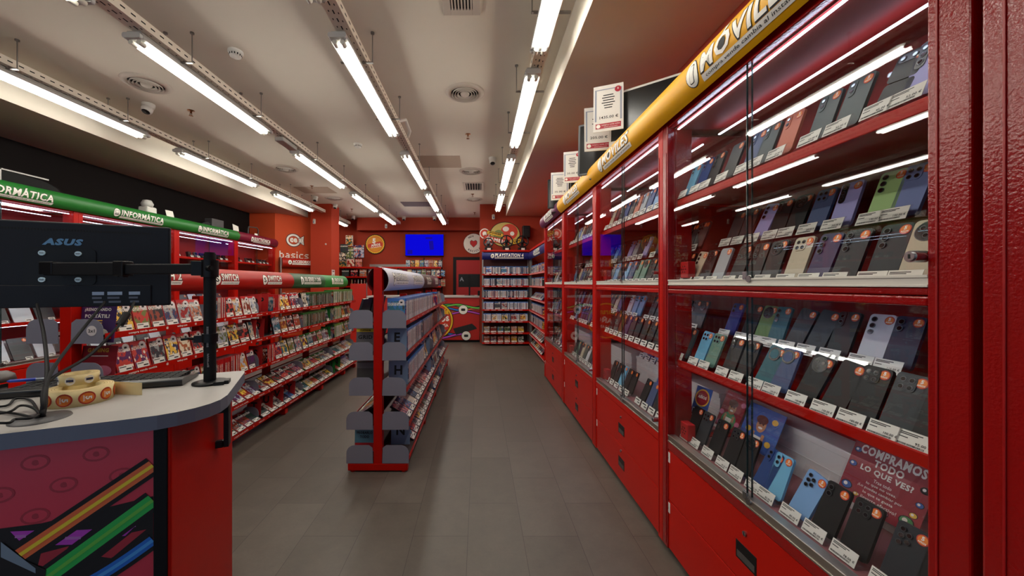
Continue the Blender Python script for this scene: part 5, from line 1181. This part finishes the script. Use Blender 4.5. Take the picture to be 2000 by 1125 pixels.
tx = MB(); u = -.36; s_ = .0235
for ch in 'basics':
    g_ = PIX[ch]
    for r_, line in enumerate(g_):
        for c_, q in enumerate(line):
            if q == '1': tx.box(u+c_*s_, u+(c_+1)*s_+.001, -.002, 0, 2.13-r_*s_, 2.13-(r_-1)*s_+.001)
    u += (len(g_[0].rstrip()) if ch != 'i' else 2)*s_+ (.008 if ch != 'i' else .012)
tx.build('pixel_letters', WTXT, t)
t2 = thing('accessory_rack', 'rack with a red ACCESORIOS header below the logo', 'shelving', tuple((P0+P1)/2+Vector((dv.y, -dv.x, 0))*.12), ang)
header(t2, -.36, .36, .03, 1.88, .115, -60, 80, (170, 32, 14), 'ACCESORIOS', .42, 'A', th=.07, seg=10, tc=5)
MB().box(-.39, -.365, -.03, .08, 0, 2.0).box(.365, .39, -.03, .08, 0, 2.0).build('side_frame', STEELG, t2, bevel=.003)
for z in (1.38, 1.1, .8, .5, .2): MB().box(-.365, .365, -.1, .08, z-.012, z).build('shelf', RED, t2)
nv = Vector((dv.y, -dv.x, 0))
random.seed(9)
for z, rn in ((1.38, 'top'), (1.1, 'second')):
    for i in range(9):
        p = (P0+P1)/2+nv*.14+dv*(-.32+i*.08)
        o = thing('accessory_packet', '%s hanging packet on the %s shelf of the ACCESORIOS rack, %s from the left' % (['white', 'red', 'grey'][i % 3], rn, nth(i)), 'packet', (p.x, p.y, z+.001), ang, 'packets on the accessory rack')
        MB().box(-.033, .033, -.02, .02, 0, .09).build('pack', [WHT, RED, GREYP][i % 3], o); MB().box(-.025, .025, -.0215, -.0203, .05, .08).build('label', PAPER if i % 3 else INK, o)
t = thing('framed_notice', 'white framed notice on the side of the orange column', 'notice', (-3.467, 8.72, 1.55), R(90)); MB().box(-.09, .09, -.004, -.0, -.18, .18).build('frame', mat('frame_pink', (214, 190, 186), .5), t); MB().box(-.07, .07, -.006, -.004, -.14, .12).build('sheet', PAPER, t); MB().box(-.05, .05, -.0065, -.006, .13, .15).box(-.05, .05, -.0068, -.006, -.1, .08, 1).build('print', [INK, mat('print_faint', (180, 178, 174), .6)], t)
t = thing('door_sensor', 'small glowing white sensor on the orange column', 'sensor', (-3.6, 8.617, 2.33), 0); MB().lathe([(.02, 0), (.018, .01), (.001, .012)], 14, M=FRONT).build('body', WHT, t)
# ================================================================ BACK OF THE SHOP
# gear badge
def badge(t, r, M, text=True):
    n = 32; g = [(r*(1.0 if i % 2 else .93)*math.cos(math.pi*i/n), r*(1.0 if i % 2 else .93)*math.sin(math.pi*i/n)) for i in range(2*n)]
    g2 = [(p[0]*.92, p[1]*.92) for p in g]
    mb = MB(); mb.prism(g, 0, .008, 0, M=M).prism(g2, .008, .012, 1, M=M).prism(circ(r*.76, 32), .012, .014, 2, M=M).prism(circ(r*.72, 32), .014, .016, 3, M=M)
    mb.prism([(-r*.70, -r*.22), (-r*.62, -r*.36), (r*.7, -r*.18), (r*.72, r*.1), (r*.5, r*.28), (-r*.66, r*.0)], .016, .018, 2, M=M)
    mb.text('5', None, r*.5, -r*.1, r*.32, .02, 4, M=M, bold=.06).text('AÑOS', r*.9, r*.28, r*.04, -r*.06, .02, 4, M=M @ Rz(R(8)), bold=.06).text('DE GARANTÍA', r*1.0, r*.13, r*.06, -r*.28, .02, 4, M=M @ Rz(R(8)), bold=.04)
    mb.build('badge_plate', [DARK, mat('badge_gold', (226, 178, 30), .5), mat('badge_red', (200, 52, 20), .5), mat('badge_amber', (216, 140, 24), .5), WTXT], t)
v = atY(733, 477, 10.68); t = thing('gear_badge', 'yellow gear shaped badge reading 5 AÑOS on the back wall', 'wall sign', (v.x, 10.68, v.z)); badge(t, .30, FRONT)
v = atY(925, 476, 10.68); t = thing('round_sign', 'round white sign with a red heart and NOS RECICLAMOS lettering beside the pier', 'wall sign', (v.x, 10.68, v.z))
mb = MB().prism(circ(.29, 32), 0, .008, 0, M=FRONT).prism(circ(.30, 32), -.002, .004, 1, M=FRONT)
hp = [(.0, -.09), (.08, -.01), (.085, .05), (.05, .085), (0, .06), (-.05, .085), (-.085, .05), (-.08, -.01)]
mb.prism([(p[0]*1.25, p[1]*1.25) for p in hp], .008, .01, 1, M=FRONT).prism([(p[0]*1.1, p[1]*1.1) for p in hp], .01, .012, 2, M=FRONT)
for s, c, rr, a0 in (('NOS', 1, .22, 125), ('RECICLAMOS', -1, .22, 262)):
    for i, ch in enumerate(s):
        aa = a0-i*15 if c > 0 else a0-30+i*15
        mb.text(ch, None, .055, 0, 0, .012, 1, M=FRONT @ T(rr*math.cos(R(aa)), rr*math.sin(R(aa)), 0) @ Rz(R(aa-90 if c > 0 else aa+90)), bold=.03)
mb.build('sign_plate', [WTXT, INK, mat('heart_red', (200, 20, 24), .5)], t)
# blue screen
v0, v1 = atY(792, 458, 10.6), atY(866, 499, 10.6); t = thing('television', 'wall mounted television showing a blue picture above the back shelf', 'television', ((v0.x+v1.x)/2, 10.6, (v0.z+v1.z)/2))
ww, hh = v1.x-v0.x, v0.z-v1.z
MB().box(-ww/2-.012, ww/2+.012, 0, .05, -hh/2-.014, hh/2+.012).build('casing', BLK, t, bevel=.004)
MB().box(-ww/2, ww/2, -.002, 0, -hh/2, hh/2).build('screen', emis('screen_blue', (.004, .003, .8), .30), t)
sg = MB(); e2 = emis('screen_deep', (.02, .01, .6), .17)
sg.prism(rrect(.12, .26, .02, cx=.20, cy=-.03), 0, .001, M=T(0, -.003, 0) @ FRONT @ Rz(R(6))).prism(rrect(.2, .05, .02, cx=.13, cy=.2), 0, .001, M=T(0, -.003, 0) @ FRONT).box(-ww/2+.06, -ww/2+.2, -.004, -.003, -hh/2+.04, -hh/2+.16)
sg.build('screen_picture', e2, t)
MB().box(-.1, .1, .05, .1, -.1, .1).build('wall_bracket', BLK, t)
# back shelf with boxes
t = thing('back_shelving', 'long dark shelving with red edges under the blue screen', 'shelving', (-3.9, 10.3, 0))
for x in (-.0, 1.55, 2.3, 2.82): MB().box(x, x+.03, .3, .34, 0, 2.15 if x > 2.2 else 1.95).build('post', BLKM, t)
for z in (1.87, 1.60, 1.33, 1.06): MB().box(0, 2.85, 0, .34, z-.02, z).box(0, 2.85, -.012, 0, z-.035, z+.004, 1).build('shelf', [mat('shelf_black', (36, 30, 30), .5), RED], t)
MB().box(.8, 1.9, .1, .2, 1.872, 1.95).build('grey_channel', STEELG, t)
random.seed(13)
MV = ART['movie']
def media(lab, x, y, z, w, h, d, grp):
    o = tag(MB().box(0, w, 0, d, 0, h, 1).quad(.004, w-.004, .004, h-.004, .001, 0, M=FRONT).build('media_box', [MV, random.choice([WHT, BLK, BLKM])], loc=(x, y, z)), lab, 'box', grp); return o
x = -3.86
for i in range(4): media('small boxed item on the second back shelf, %s from the left' % nth(i), x+i*.25, 10.32, 1.602, .2, .2, .04, 'boxes on the back shelving')
for i in range(8): media('boxed game on the top back shelf under the screen, %s from the left' % nth(i), -2.05+i*.13, 10.32, 1.872, .11, .19, .03, 'boxes on the back shelving')
for i in range(12): media('boxed game on the second back shelf under the screen, %s from the left' % nth(i), -2.55+i*.135, 10.32, 1.602, .115, .19, .03, 'boxes on the back shelving')
for i in range(12): media('boxed item on the third back shelf, %s from the left' % nth(i), -2.55+i*.135, 10.32, 1.332, .115, .19, .03, 'boxes on the back shelving')
for i in range(9): media('leaning case on the third back shelf by the red cupboard, %s from the left' % nth(i), -3.6+i*.09, 10.35, 1.332, .03, .19, .1, 'boxes on the back shelving')
for i, (px, py, w_, h_) in enumerate(((672, 485, .22, .24), (682, 470, .20, .30), (669, 502, .2, .25), (683, 494, .21, .33), (700, 491, .31, .36), (669, 518, .2, .27), (684, 516, .23, .29), (700, 518, .2, .24))):
    v = atY(px, py, 10.45); media(['dark small box hung on the wall, left column upper', 'pale art box at the top of the wall display', 'brown box hung on the wall, left column middle', 'purple art box hung on the wall, middle column', 'large pink framed box hung on the wall', 'grey box standing at the left end of the top back shelf', 'black and white box standing on the top back shelf', 'red and white box standing on the top back shelf'][i], v.x-w_/2, 10.45+i*.004, v.z-h_/2 if i < 5 else 1.872, w_, h_, .03, 'boxes shown on the wall left of the gear badge')
# dark frame on the back wall
v0 = atY(885, 502, 10.69); t = thing('picture_frame', 'black rectangular frame with a lighter red centre on the back wall behind the till', 'wall panel', (v0.x, 10.69, 0))
wv, zt = 1.1, v0.z
MB().box(0, .09, -.02, 0, .9, zt).box(wv-.09, wv, -.02, 0, .9, zt).box(.09, wv-.09, -.02, 0, zt-.09, zt).build('frame', BLKM, t)
MB().box(.09, wv-.09, -.006, 0, .9, zt-.09).build('panel', mat('panel_red', (170, 26, 30), .6), t)
# till counter
t = thing('till_counter', 'red back counter with a round badge and coloured cable artwork', 'counter', (-2.66, 8.72, 0)); W_ = 2.675
MB().box(0, W_, 0, .6, .06, 1.07).box(.0, W_, .05, .55, 0, .06, 1).build('body', [mat('till_red', (176, 30, 20), .5, noise=.05), DARK], t)
MB().box(0, W_, -.03, .62, 1.07, 1.11).build('worktop', mat('till_top', (186, 180, 178), .4), t, bevel=.003)
g = MB(); FM = T(0, -.003, 0) @ FRONT; X0 = .0
def wav(x0, x1, z0, amp, ph, w_, mi, col_):
    pts = [(x0+(x1-x0)*i/20, z0+amp*math.sin(ph+6*i/20)) for i in range(21)]; band(pts, w_+.03, .0005+.0003*mi, 0); band(pts, w_, .0006+.0003*mi, col_)
for i, (z0, col_) in enumerate(((.86, 3), (.80, 5), (.76, 1), (.70, 7), (.86, 4))): wav(1.72, 2.68, z0, .04, i*1.3, .03, i, col_)
for i, (z0, col_) in enumerate(((.24, 5), (.19, 3), (.15, 7))): wav(1.3, 2.3, z0, .05, i*1.1, .035, i+5, col_)
g.prism([(2.05, .33), (2.5, .45), (2.58, .38), (2.62, .33), (2.12, .18)], .004, .006, 0, M=FM)
for (x, z) in ((2.29, .78), (2.36, .16)): g.prism(circ(.115, 24, x, z), .004, .006, 0, M=FM).prism(circ(.105, 24, x, z), .006, .008, 12, M=FM).prism(rrect(.1, .06, .02, cx=x, cy=z), .008, .01, 0, M=FM)
g.build('cable_artwork', [INK]+[MATS[k] for k in ('art_orange', 'art_yellow', 'art_green', 'art_green2', 'art_blue', 'art_blue2', 'art_purple', 'art_purple2', 'art_slate', 'art_ghost', 'panel_wine')]+[WTXT], t)
b = MB(); FB = T(1.62, -.008, .52) @ FRONT
b.prism(circ(.44, 36), 0, .004, 0, M=FB).prism(circ(.425, 36), .004, .006, 1, M=FB).prism(circ(.385, 36), .006, .008, 0, M=FB).prism(circ(.375, 36), .008, .01, 2, M=FB)
b.text('Garantía', .55, .14, .05, .22, .012, 1, M=FB, bold=.05).text('5 AÑOS', .62, .15, .03, .02, .012, 3, M=FB @ Rz(R(8)), bold=.06).text('DE GARANTÍA', .6, .09, .0, -.14, .012, 3, M=FB @ Rz(R(8)), bold=.05)
b.build('round_badge', [DARK, MATS['badge_gold'], MATS['badge_red'], WTXT], t)
tag(MB().box(-3.07, -2.68, 8.75, 9.2, 0, 1.40).box(-2.685, -2.665, 8.74, 8.76, 0, 1.42, 1).build('cupboard', [mat('cup_red', (196, 34, 16), .5), STEELG], bevel=.003), 'plain red cupboard between the left shelving and the back counter', 'cupboard')
v = atY(917, 548, 8.95); t = thing('till_monitor', 'black monitor seen from behind on the back counter', 'monitor', (v.x, 8.95, 1.11))
MB().box(-.27, .27, 0, .03, v.z-1.11-.16, v.z-1.11+.16).build('housing', BLK, t, bevel=.006); MB().box(-.02, .02, -.03, 0, .006, .4).box(-.12, .12, -.08, .08, 0, .006).cyl((0, -.035, .45), (0, -.0, .45), .035, 16).build('stand', BLKM, t)
MB().text('A', None, .1, -.19, .4, .0, 0, M=T(0, -.002, 0) @ FRONT, bold=.03).build('logo', mat('logo_grey', (130, 130, 140), .5), t)
tag(MB().box(0, .14, 0, .18, 0, .12).build('till_printer', BLKM, loc=(v.x+.2, 8.8, 1.11), bevel=.01), 'small black receipt printer beside the back monitor', 'printer')
# power up sign with a plain mushroom-free dome, wheels, speaker
t = thing('cut_out_sign', 'cut out CAMBIA sign with a yellow disc on the wall above the blue shelving', 'wall sign', (.60, 8.655, 0)); g = MB(); FM = FRONT
v = atY(978, 458, 8.65); cx0 = v.x-.60; cz0 = v.z
g.prism(circ(.36, 32, cx0+.1, cz0+.0, .30), 0, .004, 0, M=FM).prism(circ(.345, 32, cx0+.1, cz0, .285), .004, .006, 2, M=FM)
g.prism(circ(.20, 24, cx0+.2, cz0+.06, .19), .006, .010, 4, M=FM).prism(circ(.075, 16, cx0+.12, cz0+.13, .06), .010, .012, 5, M=FM).prism(circ(.05, 16, cx0+.27, cz0+.02), .010, .012, 5, M=FM).prism(circ(.12, 20, cx0-.05, cz0-.02, .13), .010, .013, 6, M=FM)
g.prism(circ(.12, 24, cx0-.38, cz0+.02), .008, .012, 5, M=FM).prism(circ(.10, 24, cx0-.38, cz0+.02), .012, .014, 4, M=FM).text('e', None, .11, cx0-.38, cz0+.02, .016, 5, M=FM, bold=.08)
Mc = FM @ T(cx0-.14, cz0-.02, 0) @ Rz(R(-12)); g.box(-.2, .2, -.03, .06, .014, .018, 0, M=Mc @ T(0, .02, 0)).box(-.19, .19, -.022, .05, .018, .02, 1, M=Mc @ T(0, .02, 0)).text('¡POWER', .3, .055, 0, .035, .022, 0, M=Mc, bold=.05)
Mc = FM @ T(cx0-.1, cz0-.14, 0) @ Rz(R(-12)); g.box(-.31, .31, -.06, .07, .014, .018, 0, M=Mc).box(-.3, .3, -.05, .06, .018, .02, 4, M=Mc).text('CAMBIA', .5, .085, 0, .005, .022, 5, M=Mc, bold=.05)
Mc = FM @ T(cx0+.38, cz0-.17, 0) @ Rz(R(14)); g.box(-.11, .11, -.05, .06, .014, .018, 0, M=Mc).box(-.1, .1, -.04, .05, .018, .02, 1, M=Mc).text('UP!', .15, .06, 0, .005, .022, 0, M=Mc, bold=.05)
g.build('cut_out_plate', [DARK, MATS['badge_gold'], mat('disc_yellow', (196, 176, 90), .5), MATS['badge_amber'], MATS['badge_red'], WTXT, mat('olive', (120, 130, 60), .5)], t)
for i, (px, lab) in enumerate(((954, 'left racing wheel with a grey hub on top of the PLAYSTATION 4 unit'), (989, 'middle and largest racing wheel on top of the PLAYSTATION 4 unit'), (1020, 'right racing wheel on top of the PLAYSTATION 4 unit'))):
    v = atY(px, 478, 8.4); r = (.105, .135, .13)[i]; t = thing('racing_wheel', lab, 'steering wheel', (v.x, 8.40, 2.162), 0, 'racing wheels on the blue shelving')
    cz = .07+r; M = T(0, -.06, cz) @ Rx(R(80)); n = 32; pts = [(r*math.cos(2*math.pi*k/n), r*math.sin(2*math.pi*k/n), 0) for k in range(n+1)]
    MB().tube(pts, .014, 8, M=M).build('rim', BLK, t)
    sp = MB()
    for q in (90, 210, 330): sp.box(-.015, .015, 0, r-.01, -.006, .004, M=M @ Rz(R(q-90)))
    sp.lathe([(.001, .02), (.04, .018), (.045, 0), (.001, -.005)], 20, M=M); sp.build('hub', [mat('hub_grey', (90, 90, 94), .35) if i == 0 else BLKM], t)
    MB().box(-.09, .09, -.03, .1, 0, .07).cyl((0, 0, cz), (0, -.06, cz), .03, 16).box(-.03, .03, -.02, .05, .05, cz).build('base', BLK, t, bevel=.008); MB().box(-.03, .05, -.07, -.068, 0, .05).build('price_card', PAPER, t)
v = atY(1027, 454, 8.6); t = thing('loudspeaker', 'small black wall speaker to the right of the CAMBIA sign', 'speaker', (v.x, 8.6, v.z)); MB().box(-.085, .085, -.14, .05, -.13, .14).build('cabinet', BLK, t, bevel=.01); MB().cyl((0, -.142, -.03), (0, -.148, -.03), .06, 24).cyl((0, -.142, .07), (0, -.148, .07), .025, 18).build('driver', BLKM, t)
# nunchuck-shaped shade and small box under the ceiling tray
tag(MB().box(-.05, .05, 0, .32, -.02, .03).build('emergency_light', mat('housing_grey', (170, 168, 164), .4), loc=(-2.25, 4.12, 3.03), bevel=.01), 'small pale emergency light on the tray between two left tube lights', 'emergency light')
tag(MB().tube([(-.86, 3.92, 3.14), (-.80, 4.0, 3.19), (-.80, 4.25, 3.17), (-.84, 4.35, 3.14)], .018, 8).build('cable_elbow', WHT), 'white bent conduit on the centre light tray', 'conduit')
# prototypes that were never placed
for o in list(_PH.values())+list(_ST.values())+list(_GC.values()):
    if 'category' not in o: o.hide_render = True

_lb = {}
for o in bpy.data.objects:
    if 'label' in o and o.name.split('.')[0]:
        n = len(str(o['label']).split())
        if n > 16 or n < 4: print('LBL', n, o.name, o['label'])
        _lb.setdefault(o['label'], []).append(o.name)
for k, v in _lb.items():
    if len(v) > 1: print('DUP', len(v), k)
